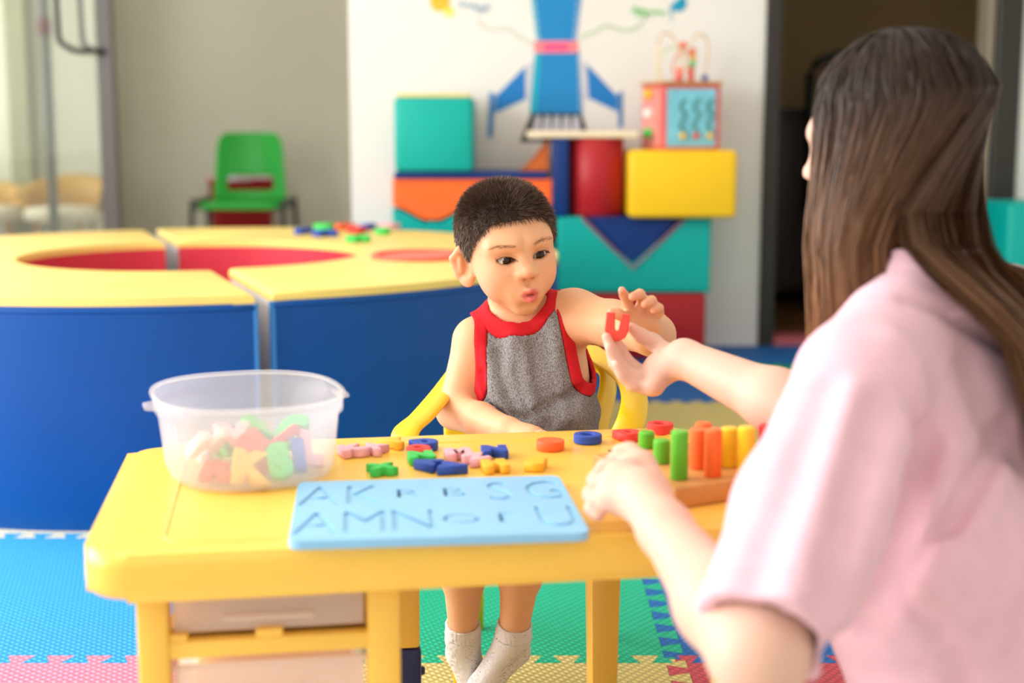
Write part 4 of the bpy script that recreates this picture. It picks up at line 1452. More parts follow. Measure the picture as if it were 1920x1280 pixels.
def skin_material(name, sss=0.25, rough=0.48):
    m = bpy.data.materials.new(name)
    m.use_nodes = True
    nt = m.node_tree
    b = nt.nodes['Principled BSDF']
    at = nt.nodes.new('ShaderNodeVertexColor')
    at.layer_name = 'tint'
    nz = nt.nodes.new('ShaderNodeTexNoise')
    nz.inputs['Scale'].default_value = 60
    tc = nt.nodes.new('ShaderNodeTexCoord')
    nt.links.new(tc.outputs['Object'], nz.inputs['Vector'])
    mx = nt.nodes.new('ShaderNodeMix'); mx.data_type = 'RGBA'; mx.blend_type = 'MULTIPLY'
    mx.inputs[0].default_value = 0.16
    nt.links.new(at.outputs['Color'], mx.inputs[6])
    nt.links.new(nz.outputs['Color'], mx.inputs[7])
    nt.links.new(at.outputs['Color'], b.inputs['Base Color'])
    b.inputs['Roughness'].default_value = rough
    b.inputs['Specular IOR Level'].default_value = 0.35
    b.inputs['Subsurface Weight'].default_value = sss
    b.inputs['Subsurface Radius'].default_value = (0.010, 0.0045, 0.0025)
    b.inputs['Subsurface Scale'].default_value = 0.6
    n2 = nt.nodes.new('ShaderNodeTexNoise')
    n2.inputs['Scale'].default_value = 900
    nt.links.new(tc.outputs['Object'], n2.inputs['Vector'])
    bp = nt.nodes.new('ShaderNodeBump')
    bp.inputs['Strength'].default_value = 0.08
    bp.inputs['Distance'].default_value = 0.001
    nt.links.new(n2.outputs['Fac'], bp.inputs['Height'])
    nt.links.new(bp.outputs['Normal'], b.inputs['Normal'])
    return m


def hair_material(name, root, tip=None, z0=0, z1=1, rough=0.42):
    m = bpy.data.materials.new(name)
    m.use_nodes = True
    nt = m.node_tree
    b = nt.nodes['Principled BSDF']
    b.inputs['Roughness'].default_value = rough
    b.inputs['Specular IOR Level'].default_value = 0.35
    at = nt.nodes.new('ShaderNodeVertexColor')
    at.layer_name = 'tint'
    nt.links.new(at.outputs['Color'], b.inputs['Base Color'])
    return m


def ribbons(name, paths, widths, tints, m, parent, side=None):
    """many thin hair ribbons as one mesh; paths (N, S, 3), widths (S,), tints (N, S, 3)"""
    P = np.asarray(paths, np.float32)
    N, S, _ = P.shape
    T = np.empty_like(P)
    T[:, 1:-1] = P[:, 2:] - P[:, :-2]; T[:, 0] = P[:, 1] - P[:, 0]; T[:, -1] = P[:, -1] - P[:, -2]
    T /= np.linalg.norm(T, axis=2, keepdims=True) + 1e-9
    if side is None:
        rnd = RNG.normal(size=(N, 1, 3)).astype(np.float32)
    else:
        rnd = side
    B = np.cross(T, np.broadcast_to(rnd, T.shape))
    B /= np.linalg.norm(B, axis=2, keepdims=True) + 1e-9
    w = np.asarray(widths, np.float32)[None, :, None] * 0.5
    V = np.stack([P - B * w, P + B * w], 2).reshape(-1, 3)
    base = (np.arange(N)[:, None] * S + np.arange(S - 1)[None, :]) * 2
    Q = np.stack([base, base + 1, base + 3, base + 2], 2).reshape(-1, 4)
    me = np_mesh(name, V, Q)
    set_tint(me, np.repeat(np.asarray(tints, np.float32).reshape(-1, 3), 2, 0))
    o = obj(name, me, m, parent)
    o['kind'] = 'stuff'
    return o


def L3(c):
    return np.array(lin(c), np.float32)


# ------------------------------------------------------------------ a head in its own frame: x to its left, -y out of the face, z up, origin between the eyes' height and the skull centre
def head_sdf(x, y, z, P):
    """P: proportions; returns the distance to the skin"""
    ax = np.abs(x)
    o = np.zeros(3, np.float32)
    E = lambda c, r, R=None: sd_ell(x, y, z, A3(c), r, R)
    ES = lambda c, r: sd_ell(ax, y, z, A3(c), r)
    CS = lambda a, b, ra, rb: sd_cone(ax, y, z, A3(a), A3(b), ra, rb)
    C0 = lambda a, b, ra, rb: sd_cone(x, y, z, A3(a), A3(b), ra, rb)
    d = E((0, 0.014, 0.026), (0.0630, 0.077, 0.055))                   # cranium
    d = smin(d, E((0, -0.020, 0.014), (0.0575, 0.059, 0.053)), 0.03)     # forehead
    d = smin(d, E((0, -0.022, -0.022), (0.0515, 0.058, 0.050)), 0.03)     # mid face
    d = smin(d, E((0, -0.026, -0.052), (0.0385, 0.047, 0.034)), 0.025)    # jaw
    d = smin(d, ES((0.0295, -0.047, -0.032), (0.0225, 0.024, 0.025)), 0.028)  # cheeks
    d = smin(d, E((0, -0.063, -0.078), (0.016, 0.014, 0.012)), 0.02)     # chin
    d = smin(d, CS((0.012, -0.074, 0.019), (0.042, -0.062, 0.018), 0.007, 0.006), 0.018)   # brow
    # eye sockets
    d = smax(d, -ES((EYE[0], -0.086, 0.0), (0.0165, 0.0125, 0.0105)), 0.012)
    # nose
    d = smin(d, C0((0, -0.071, 0.008), (0, -0.086, -0.016), 0.0065, 0.0080), 0.014)
    d = smin(d, E((0, -0.0905, -0.0190), (0.0096, 0.0085, 0.0078)), 0.006)
    d = smin(d, ES((0.0105, -0.0825, -0.0220), (0.0072, 0.0085, 0.0064)), 0.005)
    d = smax(d, -ES((0.0062, -0.0895, -0.0290), (0.0030, 0.0050, 0.0026)), 0.002)
    # mouth mound, pursed lips
    d = smin(d, E((0, -0.074, -0.052), (0.024, 0.013, 0.020)), 0.018)
    d = smin(d, CS((0.0, -0.0910, -0.0455), (0.0125, -0.0825, -0.0500), 0.0060, 0.0036), 0.005)
    d = smin(d, CS((0.0, -0.0900, -0.0590), (0.0115, -0.0825, -0.0545), 0.0070, 0.0038), 0.005)
    d = smax(d, -C0((-0.0105, -0.0935, -0.0522), (0.0105, -0.0935, -0.0522), 0.0020, 0.0020), 0.003)
    d = smax(d, -E((0, -0.0995, -0.0520), (0.0070, 0.010, 0.0019)), 0.002)
    d = smax(d, -E((0, -0.089, -0.0355), (0.0030, 0.0060, 0.0050)), 0.006)   # philtrum
    d = smax(d, -E((0, -0.087, -0.0690), (0.012, 0.0070, 0.0032)), 0.009)    # hollow under the lip
    # ears, standing off the head
    ex_, ez_ = (ax - 0.0475) / 1.1, (z + 0.022) / 1.1
    q = 0.72                                     # flare
    ea = ex_ * math.cos(q) - (y - 0.004) / 1.1 * math.sin(q)
    eb = ex_ * math.sin(q) + (y - 0.004) / 1.1 * math.cos(q)
    EE = lambda c, r: sd_ell(ea, eb, ez_, A3(c), r)
    EC = lambda a, b, ra, rb: sd_cone(ea, eb, ez_, A3(a), A3(b), ra, rb)
    ear = EE((0.0050, 0.016, 0.0), (0.0060, 0.0185, 0.0270))
    ear = smax(ear, -EE((0.0112, 0.0135, 0.001), (0.0078, 0.0120, 0.0190)), 0.003)
    ear = smin(ear, EC((0.0060, 0.002, 0.015), (0.0085, 0.018, 0.0255), 0.0034, 0.0036), 0.004)
    ear = smin(ear, EC((0.0085, 0.018, 0.0255), (0.0090, 0.0315, 0.010), 0.0036, 0.0038), 0.004)
    ear = smin(ear, EC((0.0090, 0.0315, 0.010), (0.0080, 0.0260, -0.014), 0.0038, 0.0034), 0.004)
    ear = smin(ear, EC((0.0080, 0.019, 0.010), (0.0080, 0.020, -0.008), 0.0030, 0.0028), 0.004)
    ear = smin(ear, EE((0.0060, 0.002, -0.003), (0.0045, 0.0045, 0.0065)), 0.004)
    ear = smin(ear, EE((0.0060, 0.012, -0.0225), (0.0048, 0.0085, 0.0075)), 0.006)
    if P.get('ears', True):
        d = smin(d, ear, 0.006)
    # eyelids: a ball over the eyeball with an almond opening
    lid = ES((EYE[0], EYE[1], EYE[2]), (EYE_R + 0.0016,) * 3)
    d = smin(d, lid, 0.005)
    s = (ax - EYE[0]) / 0.0142
    up = P['lid_up'] * (1 - s * s) + 0.0012 * s
    dn = P['lid_dn'] * (1 - s * s) - 0.0012 * s
    zz_ = z - EYE[2]
    open_ = np.maximum(np.maximum(zz_ - up, -dn - zz_), np.maximum(np.abs(s) * 0.0142 - 0.0142, y - (EYE[1] - 0.002)))
    d = smax(d, -open_, 0.0008)
    return d


EYE = (0.0262, -0.0622, -0.001)
EYE_R = 0.0118

# ================================================================== THE BOY
boy = thing('person', 'boy in a grey tank top with red trim, lips pursed, reaching for a red letter', 'person', (0, 0, 0))
HB = W(949, 461, 2.10)                    # between the eyes, inside the skull
HR = (Matrix.Rotation(math.radians(20), 3, 'Z') @ Matrix.Rotation(math.radians(8), 3, 'X') @ Matrix.Rotation(math.radians(-8), 3, 'Y'))
HRn = np.array(HR, np.float32)
HS = 1.0


def to_local(V, c, R):
    return (V - A3(c)) @ R


f = Field((-0.22, 1.72, -0.01), (0.34, 2.36, 0.84), 0.0024)
# torso
sh_r, sh_l = W(896, 634, 2.14), W(1076, 592, 2.12)
nb = W(968, 602, 2.15)
f.ell(W(992, 690, 2.15), (0.088, 0.062, 0.100), k=0.02)
f.ell(W(1003, 790, 2.15), (0.084, 0.066, 0.095), k=0.04)
f.ell(W(1005, 880, 2.17), (0.092, 0.078, 0.070), k=0.04)
f.cone(sh_r, nb, 0.030, 0.034, 0.03)
f.cone(sh_l, nb, 0.032, 0.034, 0.03)
f.cone(W(975, 625, 2.14), W(955, 535, 2.125), 0.036, 0.034, 0.02)
# his right arm (picture left): hangs, forearm across the lap
el_r, wr_r = W(853, 770, 2.13), W(952, 806, 2.00)
f.cone(sh_r + Vector((-0.004, 0, -0.006)), el_r, 0.033, 0.026, 0.02)
f.cone(el_r, (el_r + wr_r) / 2, 0.027, 0.025, 0.012)
f.cone((el_r + wr_r) / 2, wr_r, 0.025, 0.018, 0.01)
pm = W(1000, 822, 1.965)
f.cone(wr_r, pm, 0.017, 0.018, 0.01)
for k in range(4):
    a = pm + Vector((0.010, -0.004 + 0.008 * k - 0.012, 0.010 - 0.006 * k))
    f.chain([a, a + Vector((0.020, -0.006, -0.006)), a + Vector((0.030, -0.002, -0.020))], [0.0068, 0.0064, 0.0055], 0.003)
f.chain([wr_r + Vector((0.01, -0.012, 0.004)), wr_r + Vector((0.032, -0.022, 0.004)), wr_r + Vector((0.048, -0.022, -0.002))], [0.008, 0.0072, 0.006], 0.004)
# his left arm (picture right): upper arm out, forearm towards the viewer
el_l, wr_l = W(1226, 628, 1.985), W(1214, 612, 1.875)
f.cone(sh_l, (sh_l * 0.5 + el_l * 0.5) + Vector((0, 0, 0.002)), 0.037, 0.033, 0.03)
f.cone((sh_l * 0.5 + el_l * 0.5) + Vector((0, 0, 0.002)), el_l, 0.033, 0.0285, 0.012)
f.cone(el_l, el_l * 0.55 + wr_l * 0.45, 0.0285, 0.0265, 0.012)
f.cone(el_l * 0.55 + wr_l * 0.45, wr_l, 0.0265, 0.0195, 0.012)
# left hand: palm to the viewer, index up, the others curled
f.cone(wr_l, W(1207, 598, 1.860), 0.0170, 0.0150, 0.010)
f.cone(W(1190, 594, 1.852), W(1218, 602, 1.862), 0.0120, 0.0110, 0.008)
f.cone(W(1200, 610, 1.858), W(1184, 594, 1.850), 0.0120, 0.0100, 0.008)
K = 0.0028
f.chain([W(1183, 588, 1.850), W(1176, 566, 1.840), W(1170, 553, 1.828), W(1166, 544, 1.818)], [0.0074, 0.0068, 0.0062, 0.0052], K)
f.chain([W(1197, 585, 1.852), W(1206, 562, 1.846), W(1200, 551, 1.832), W(1186, 556, 1.818)], [0.0076, 0.0071, 0.0067, 0.0058], K)
f.chain([W(1209, 590, 1.856), W(1225, 571, 1.850), W(1222, 563, 1.836), W(1209, 570, 1.822)], [0.0074, 0.0068, 0.0064, 0.0055], K)
f.chain([W(1219, 598, 1.862), W(1236, 586, 1.856), W(1236, 577, 1.844), W(1226, 582, 1.832)], [0.0068, 0.0062, 0.0058, 0.0050], K)
f.chain([W(1192, 608, 1.855), W(1174, 596, 1.838), W(1158, 588, 1.826), W(1146, 585, 1.822)], [0.0100, 0.0078, 0.0070, 0.0056], 0.004)
# legs
hipz = W(1005, 890, 2.17)
for (hip, knee, ank, heel, ball, toe) in (
        (hipz + Vector((-0.048, 0.0, -0.015)), W(868, 1010, 1.965), W(868, 1196, 2.075), W(864, 1222, 2.105), W(890, 1290, 2.135), W(905, 1312, 2.10)),
        (hipz + Vector((0.048, 0.0, -0.015)), W(985, 1005, 1.955), W(962, 1196, 2.055), W(966, 1220, 2.085), W(905, 1288, 2.075), W(880, 1312, 2.085))):
    f.cone(hip, knee, 0.055, 0.037, 0.03)
    mid = knee * 0.62 + ank * 0.38 + Vector((0, 0.010, 0))
    f.cone(knee, mid, 0.034, 0.030, 0.02)
    f.cone(mid, ank, 0.029, 0.0195, 0.015)
    f.cone(ank, heel, 0.0195, 0.0180, 0.010)
    f.cone(ank, ball, 0.020, 0.018, 0.012)
    f.cone(heel, ball, 0.017, 0.016, 0.012)
    f.cone(ball, toe, 0.018, 0.013, 0.008)
LEG_PTS = [(W(868, 1196, 2.075), W(864, 1222, 2.105), W(890, 1290, 2.135), W(905, 1312, 2.10), W(868, 1010, 1.965)),
           (W(962, 1196, 2.055), W(966, 1220, 2.085), W(905, 1288, 2.075), W(880, 1312, 2.085), W(985, 1005, 1.955))]
# head
hm = 0.128
s, X, Y, Z = f.sl(A3(HB) - hm + np.array([0, 0, 0.01]), A3(HB) + hm + np.array([0, 0, 0.02]))
lx = HRn[0, 0] * (X - HB.x) + HRn[1, 0] * (Y - HB.y) + HRn[2, 0] * (Z - HB.z)
ly = HRn[0, 1] * (X - HB.x) + HRn[1, 1] * (Y - HB.y) + HRn[2, 1] * (Z - HB.z)
lz = HRn[0, 2] * (X - HB.x) + HRn[1, 2] * (Y - HB.y) + HRn[2, 2] * (Z - HB.z)
hd = head_sdf(lx, ly, lz, dict(lid_up=0.0050, lid_dn=0.0050))
f.union(s, hd.astype(np.float32), 0.012)
me = f.mesh('body')
smooth_mesh(me, 1, 0.35)
V = verts_of(me)
Lh = to_local(V, HB, HRn)
N = len(V)
skin = L3((230, 174, 132))
C = np.tile(skin, (N, 1))


def blend(C, w, col, amt=1.0):
    w = np.clip(w, 0, 1)[:, None] * amt
    return C * (1 - w) + L3(col)[None, :] * w


def gauss(L, c, r):
    q = ((L[:, 0] - c[0]) / r[0]) ** 2 + ((L[:, 1] - c[1]) / r[1]) ** 2 + ((L[:, 2] - c[2]) / r[2]) ** 2
    return np.exp(-q)


La = Lh.copy(); La[:, 0] = np.abs(La[:, 0])
C = blend(C, gauss(La, (0.040, -0.06, -0.030), (0.022, 0.03, 0.018)), (240, 168, 138), 0.5)
C = blend(C, gauss(La, (0, -0.098, -0.022), (0.012, 0.014, 0.010)), (238, 166, 138), 0.35)
C = blend(C, gauss(La, (0.078, 0.01, -0.01), (0.012, 0.02, 0.026)), (238, 160, 126), 0.45)
lipw = np.exp(-np.maximum(0, ((La[:, 0] / 0.0155) ** 2 + ((La[:, 2] + 0.0525) / 0.0122) ** 2) - 0.55) * 5) * (La[:, 1] < -0.076)
C = blend(C, lipw, (216, 104, 98), 0.9)
C = blend(C, gauss(La, (0, -0.092, -0.0522), (0.011, 0.008, 0.0017)), (120, 30, 30), 0.9)
C = blend(C, gauss(La, (0.0062, -0.0895, -0.0290), (0.0030, 0.006, 0.0022)), (150, 80, 60), 0.8)
# lid margins (lash line) and eyebrows
s_ = (La[:, 0] - EYE[0]) / 0.0142
upz = EYE[2] + 0.0054 * (1 - s_ ** 2) + 0.0012 * s_
C = blend(C, np.exp(-((La[:, 2] - upz - 0.0004) / 0.0011) ** 2) * (np.abs(s_) < 1.08) * (La[:, 1] < -0.06), (60, 36, 28), 0.9)
dnz = EYE[2] - 0.0048 * (1 - s_ ** 2)
C = blend(C, np.exp(-((La[:, 2] - dnz + 0.0008) / 0.0012) ** 2) * (np.abs(s_) < 1.0) * (La[:, 1] < -0.06), (176, 108, 86), 0.6)
C = blend(C, np.exp(-((La[:, 2] - upz - 0.0052) / 0.0013) ** 2) * (np.abs(s_) < 1.1) * (La[:, 1] < -0.06), (188, 128, 98), 0.55)
bt = (La[:, 0] - 0.012) / 0.036
bz = 0.0192 + 0.0036 * np.sin(np.clip(bt, 0, 1) * 2.6) - 0.001 * bt
C = blend(C, np.exp(-((La[:, 2] - bz) / 0.0022) ** 2) * np.clip(bt * 8, 0, 1) * np.clip((1.05 - bt) * 5, 0, 1) * (La[:, 1] < -0.03), (150, 98, 68), 0.36)
# fingertips and elbows a little redder
tips = [W(1166, 544, 1.818), W(1186, 556, 1.818), W(1209, 570, 1.822), W(1226, 582, 1.832), W(1146, 585, 1.822), el_l, el_r]
for t_ in tips:
    q = np.exp(-np.sum((V - A3(t_)) ** 2, 1) / 0.011 ** 2)
    C = blend(C, q, (240, 150, 128), 0.4)
set_tint(me, C)
SKIN_B = skin_material('boy_skin')
body = obj('body', me, SKIN_B, boy)

# eyes
EYEM = bpy.data.materials.new('eye')
EYEM.use_nodes = True
EYEM.node_tree.nodes['Principled BSDF'].inputs['Roughness'].default_value = 0.08
vc = EYEM.node_tree.nodes.new('ShaderNodeVertexColor'); vc.layer_name = 'tint'
EYEM.node_tree.links.new(vc.outputs['Color'], EYEM.node_tree.nodes['Principled BSDF'].inputs['Base Color'])


def eyeball(parent, base, R, side, gaze):
    b = bmesh.new()
    bmesh.ops.create_uvsphere(b, u_segments=48, v_segments=32, radius=EYE_R)
    me = bpy.data.meshes.new('eye')
    b.to_mesh(me); b.free()
    v = verts_of(me)
    g = Vector(gaze).normalized()
    c = v @ A3(g) / EYE_R
    ang = np.arccos(np.clip(c, -1, 1))
    col = np.tile(L3((222, 216, 212)), (len(v), 1))
    iris = L3((52, 28, 16)); pup = L3((8, 6, 6)); limb = L3((20, 12, 10))
    col[ang < 0.66] = limb; col[ang < 0.58] = iris; col[ang < 0.30] = pup
    set_tint(me, col)
    p = Vector(base) + R @ Vector((side * EYE[0], EYE[1], EYE[2]))
    o = obj('eye', me, EYEM, parent, True, p)
    o.rotation_euler = R.to_euler()
    return o


for sd in (-1, 1):
    eyeball(boy, HB, HR, sd, (0.20 if sd < 0 else 0.03, -1, -0.14))
# lashes
paths = []
for sd in (-1, 1):
    for k in range(26):
        s0 = -0.95 + 1.9 * k / 25
        z0 = 0.0052 * (1 - s0 * s0) + 0.0012 * s0
        px = EYE[0] + 0.0142 * s0
        dy = math.sqrt(max(1e-8, (EYE_R + 0.0016) ** 2 - (0.0142 * s0 * 0.8) ** 2 - z0 ** 2))
        p0 = Vector((px, EYE[1] - dy, EYE[2] + z0))
        L = 0.0045
        p1 = p0 + Vector((0.0015 * s0, -L * 0.8, -L * 0.35))
        p2 = p0 + Vector((0.003 * s0, -L * 1.2, -L * 0.15))
        pts = [p0, p1, p2]
        paths.append([list(HB + HR @ Vector((sd * q.x, q.y, q.z))) for q in pts])
HAIRM = hair_material('dark_short_hair', None)
ribbons('eyelashes', paths, [0.0006, 0.0005, 0.0001], np.tile(L3((24, 16, 12)), (len(paths), 3, 1)), HAIRM, boy)
# eyebrow hairs
paths = []
for sd in (-1, 1):
    for k in range(60):
        t_ = random.random()
        x = 0.012 + 0.036 * t_
        z = 0.0192 + 0.0036 * math.sin(t_ * 2.6) - 0.001 * t_ + random.gauss(0, 0.0013)
        # find the skin: march inwards
        y = -0.090
        while y < -0.03:
            dd = float(head_sdf(np.array([[[x]]], np.float32), np.array([[[y]]], np.float32), np.array([[[z]]], np.float32), dict(lid_up=0.0050, lid_dn=0.0050))[0, 0, 0])
            if dd < 0.0002: break
            y += max(0.0003, dd * 0.8)
        d = Vector((0.9, 0.25 + 0.5 * t_, 0.45 - 0.9 * t_)).normalized() * 0.005
        p0 = Vector((x, y - 0.0003, z)); p1 = p0 + d * 0.5 + Vector((0, -0.0006, 0)); p2 = p0 + d
        paths.append([list(HB + HR @ Vector((sd * q.x, q.y, q.z))) for q in (p0, p1, p2)])
ribbons('eyebrows', paths, [0.00045, 0.0004, 0.0001], np.tile(L3((152, 108, 76)), (len(paths), 3, 1)), HAIRM, boy)

# short hair: a close cap over the scalp plus single hairs
def scalp_mask(L):
    """how far inside the hairline a point of the head lies (positive = hair)"""
    x, y, z = np.abs(L[:, 0]), L[:, 1], L[:, 2]
    # hairline: high over the forehead, down the temples in front of the ear, low at the nape
    th = np.arctan2(x, -y)                       # 0 at the face, pi at the back
    line = np.interp(th, [0.0, 0.35, 0.62, 0.82, 1.0, 1.22, 1.42, 1.60, 2.0, 2.5, PI], [0.052, 0.052, 0.048, 0.036, 0.020, 0.002, -0.010, 0.004, -0.020, -0.045, -0.055])
    return z - line


fh = Field(A3(HB) - 0.125, A3(HB) + np.array([0.125, 0.125, 0.14]), 0.0024)
s, X, Y, Z = fh.sl(fh.lo, fh.lo + fh.h * fh.n)
lx = HRn[0, 0] * (X - HB.x) + HRn[1, 0] * (Y - HB.y) + HRn[2, 0] * (Z - HB.z)
ly = HRn[0, 1] * (X - HB.x) + HRn[1, 1] * (Y - HB.y) + HRn[2, 1] * (Z - HB.z)
lz = HRn[0, 2] * (X - HB.x) + HRn[1, 2] * (Y - HB.y) + HRn[2, 2] * (Z - HB.z)
d = sd_ell(lx, ly, lz, A3((0, 0.014, 0.026)), (0.0630, 0.077, 0.055))
d = smin(d, sd_ell(lx, ly, lz, A3((0, -0.020, 0.014)), (0.0575, 0.059, 0.053)), 0.03)
d = smin(d, sd_ell(lx, ly, lz, A3((0, -0.022, -0.022)), (0.0515, 0.058, 0.050)), 0.03)
th = np.arctan2(np.abs(lx), -ly)
line = np.interp(th, [0.0, 0.35, 0.62, 0.82, 1.0, 1.22, 1.42, 1.60, 2.0, 2.5, PI], [0.052, 0.052, 0.048, 0.036, 0.020, 0.002, -0.010, 0.004, -0.020, -0.045, -0.055]).astype(np.float32)
ins = np.clip((lz - line) / 0.03, -1, 1)
thick = 0.0010 + 0.0040 * np.clip(ins, 0, 1) + 0.0040 * np.clip((lz - 0.055) / 0.04, 0, 1)
shell = smax(d - thick, line - lz, 0.002)
fh.F[s] = smax(shell, -(d + 0.004), 0.001)
me = fh.mesh('hair_cap')
Vc = verts_of(me)
nn = np.sin(Vc @ np.array([310., 170., 90.])) * 0.5 + RNG.normal(size=len(Vc)) * 0.35
set_tint(me, np.clip(L3((70, 55, 46))[None, :] * (1 + 0.25 * nn[:, None]), 0, 1))
hair = obj('hair', me, HAIRM, boy)
nv = normals_of(me)
Lc = to_local(Vc, HB, HRn)
outer = np.einsum('ij,ij->i', nv, (Vc - A3(HB + HR @ Vector((0, 0.0, 0.02))))) > 0
cand = np.flatnonzero(outer)
NS = 26000
pick = RNG.choice(cand, NS)
jit = RNG.normal(size=(NS, 3)).astype(np.float32)
p0 = Vc[pick] + jit * 0.0012 - nv[pick] * 0.002
Lp = Lc[pick]
nl = nv[pick] @ HRn                                   # local normals
up = np.clip((Lp[:, 2] - 0.03) / 0.05, 0, 1)[:, None]
# hairs lie forwards and down at the front and sides, stand up on top
flow = np.zeros((NS, 3), np.float32)
flow[:, 1] = -0.55; flow[:, 2] = -0.75 * (1 - up[:, 0]) - 0.10
flow[:, 0] = 0.25 * np.sign(Lp[:, 0])
flow[Lp[:, 1] > 0.04] = np.array([0, 0.15, -0.9])
dl = nl * (0.30 + 0.75 * up) + flow * (1.0 - 0.45 * up) + jit[:, ::-1] * 0.16
dl /= np.linalg.norm(dl, axis=1, keepdims=True)
dw = dl @ HRn.T
ln = (0.0065 + 0.006 * up[:, 0] + RNG.random(NS) * 0.003)[:, None]
bend = (flow @ HRn.T) * 0.25
paths = np.stack([p0, p0 + dw * ln * 0.5, p0 + (dw + bend * 0.4) * ln], 1)
shade = (0.45 + 1.1 * RNG.random((NS, 1, 1)))
tn = L3((98, 79, 66))[None, None, :] * shade * np.array([1, 1.1, 1.35])[None, :, None]
ho = ribbons('hair_strands', paths, [0.0008, 0.00065, 0.00012], tn, HAIRM, hair)

# ------------------------------------------------------------------ tank top
ft = Field((-0.16, 2.00, 0.26), (0.19, 2.30, 0.70), 0.0026)
ft.ell(W(992, 690, 2.15), (0.088, 0.062, 0.100), k=0.02)
ft.ell(W(1003, 790, 2.15), (0.086, 0.068, 0.098), k=0.04)
ft.ell(W(1005, 880, 2.17), (0.094, 0.080, 0.072), k=0.04)
ft.cone(sh_r, nb, 0.030, 0.034, 0.03)
ft.cone(sh_l, nb, 0.032, 0.034, 0.03)
body_d = ft.F.copy()
s, X, Y, Z = ft.sl(ft.lo, ft.lo + ft.h * ft.n)
# loose cloth: soft folds running down from the shoulders and across the belly
fold = 0.0045 * np.sin(X * 92 + Z * 38 + 1.5 * np.sin(Z * 21)) * np.clip((0.62 - Z) / 0.1, 0, 1) + 0.0040 * np.sin(Z * 105 + X * 60 + 2.0 * np.sin(X * 30)) * np.clip((0.52 - Z) / 0.08, 0, 1)
loose_ = 0.0075 + 0.006 * np.clip((0.56 - Z) / 0.15, 0, 1)
fold = fold + creased(body_d - loose_, ft.lo, ft.h, X, Y, Z, [
    ([(915, 660), (930, 720), (960, 790)], 0.0075, 0.0090), ([(905, 700), (915, 750), (935, 800)], 0.0067, -0.0090), ([(960, 640), (955, 700), (975, 770), (990, 805)], 0.0090, 0.0075),
    ([(1000, 650), (1010, 720), (1030, 800)], 0.0105, -0.0075), ([(1040, 600), (1045, 680), (1060, 780)], 0.0105, 0.0090), ([(1105, 700), (1070, 740), (1010, 770)], 0.0075, -0.0090),
    ([(1112, 720), (1085, 770), (1040, 805)], 0.0075, 0.0090), ([(890, 745), (930, 770), (985, 785)], 0.0067, -0.0090), ([(888, 760), (920, 790), (960, 806)], 0.0067, 0.0090)])
outer_d = body_d - loose_ - fold
inner_d = body_d - 0.003
cloth = np.maximum(outer_d, -(outer_d + 0.0080))
# openings: round neck, two deep armholes, hem
def plane_cyl(c, n, r, squash=1.0, upv=None):
    """infinite cylinder through c along n"""
    n = A3(Vector(n).normalized())
    px, py, pz = X - c[0], Y - c[1], Z - c[2]
    t = px * n[0] + py * n[1] + pz * n[2]
    qx, qy, qz = px - t * n[0], py - t * n[1], pz - t * n[2]
    return np.sqrt(qx * qx + qy * qy + qz * qz) - r
neck_c = W(968, 582, 2.13)
neck = plane_cyl(neck_c, (0.12, -0.80, 1.0), 0.0420)
neck = np.maximum(neck, np.sqrt((X - neck_c.x) ** 2 + (Y - neck_c.y) ** 2 + (Z - neck_c.z) ** 2) - 0.085)
ah_l0, ah_l1 = W(1092, 600, 2.12), W(1112, 690, 2.12)
ah_r0, ah_r1 = W(868, 640, 2.13), W(866, 720, 2.12)
arm_l = sd_cone(X, Y * 0.45 + A3(ah_l0)[1] * 0.55, Z, A3(ah_l0 + Vector((0.012, 0, 0.02))), A3(ah_l1), 0.036, 0.020)
arm_r = sd_cone(X, Y * 0.45 + A3(ah_r0)[1] * 0.55, Z, A3(ah_r0 + Vector((-0.008, 0, 0.02))), A3(ah_r1), 0.028, 0.020)
hem = Z - 0.30 + 0 * X + 0 * Y
holes = np.minimum(np.minimum(neck, arm_l), np.minimum(arm_r, hem))
BAND = 0.0180
GREY = bpy.data.materials.new('grey_heather_knit')
GREY.use_nodes = True
nt = GREY.node_tree
bs = nt.nodes['Principled BSDF']; bs.inputs['Roughness'].default_value = 0.9
bs.inputs['Specular IOR Level'].default_value = 0.1
tc = nt.nodes.new('ShaderNodeTexCoord')
nz = nt.nodes.new('ShaderNodeTexNoise'); nz.inputs['Scale'].default_value = 800; nz.inputs['Detail'].default_value = 4
mp = nt.nodes.new('ShaderNodeMapping'); mp.inputs['Scale'].default_value = (1, 1, 0.45)
nt.links.new(tc.outputs['Object'], mp.inputs[0]); nt.links.new(mp.outputs[0], nz.inputs['Vector'])
rp = nt.nodes.new('ShaderNodeValToRGB')
rp.color_ramp.elements[0].position = 0.36; rp.color_ramp.elements[1].position = 0.66
rp.color_ramp.elements[0].color = L3((98, 96, 98)).tolist() + [1]
rp.color_ramp.elements[1].color = L3((166, 163, 163)).tolist() + [1]
nt.links.new(nz.outputs['Fac'], rp.inputs['Fac']); nt.links.new(rp.outputs['Color'], bs.inputs['Base Color'])
REDT = mat('red_rib_trim', (206, 32, 42), 0.8, 0.06, 300, bump=0.1, bscale=700, spec=0.2)
ft.F = np.maximum(cloth, -(holes - BAND)).astype(np.float32)
me = ft.mesh('tank_top'); smooth_mesh(me, 2, 0.5)
shirt = obj('tank_top', me, GREY, boy)
thick_c = np.maximum(outer_d - 0.0012, -(outer_d + 0.0082))
for nm, hole, others in (('neck_trim', neck, np.minimum(arm_l, arm_r)), ('arm_trim', arm_l, neck), ('arm_trim', arm_r, neck)):
    ft.F = np.maximum(np.maximum(thick_c, -hole), hole - BAND - 0.0006).astype(np.float32)
    ft.F = np.maximum(ft.F, -others)
    me = ft.mesh(nm); smooth_mesh(me, 3, 0.5)
    obj(nm, me, REDT, shirt)

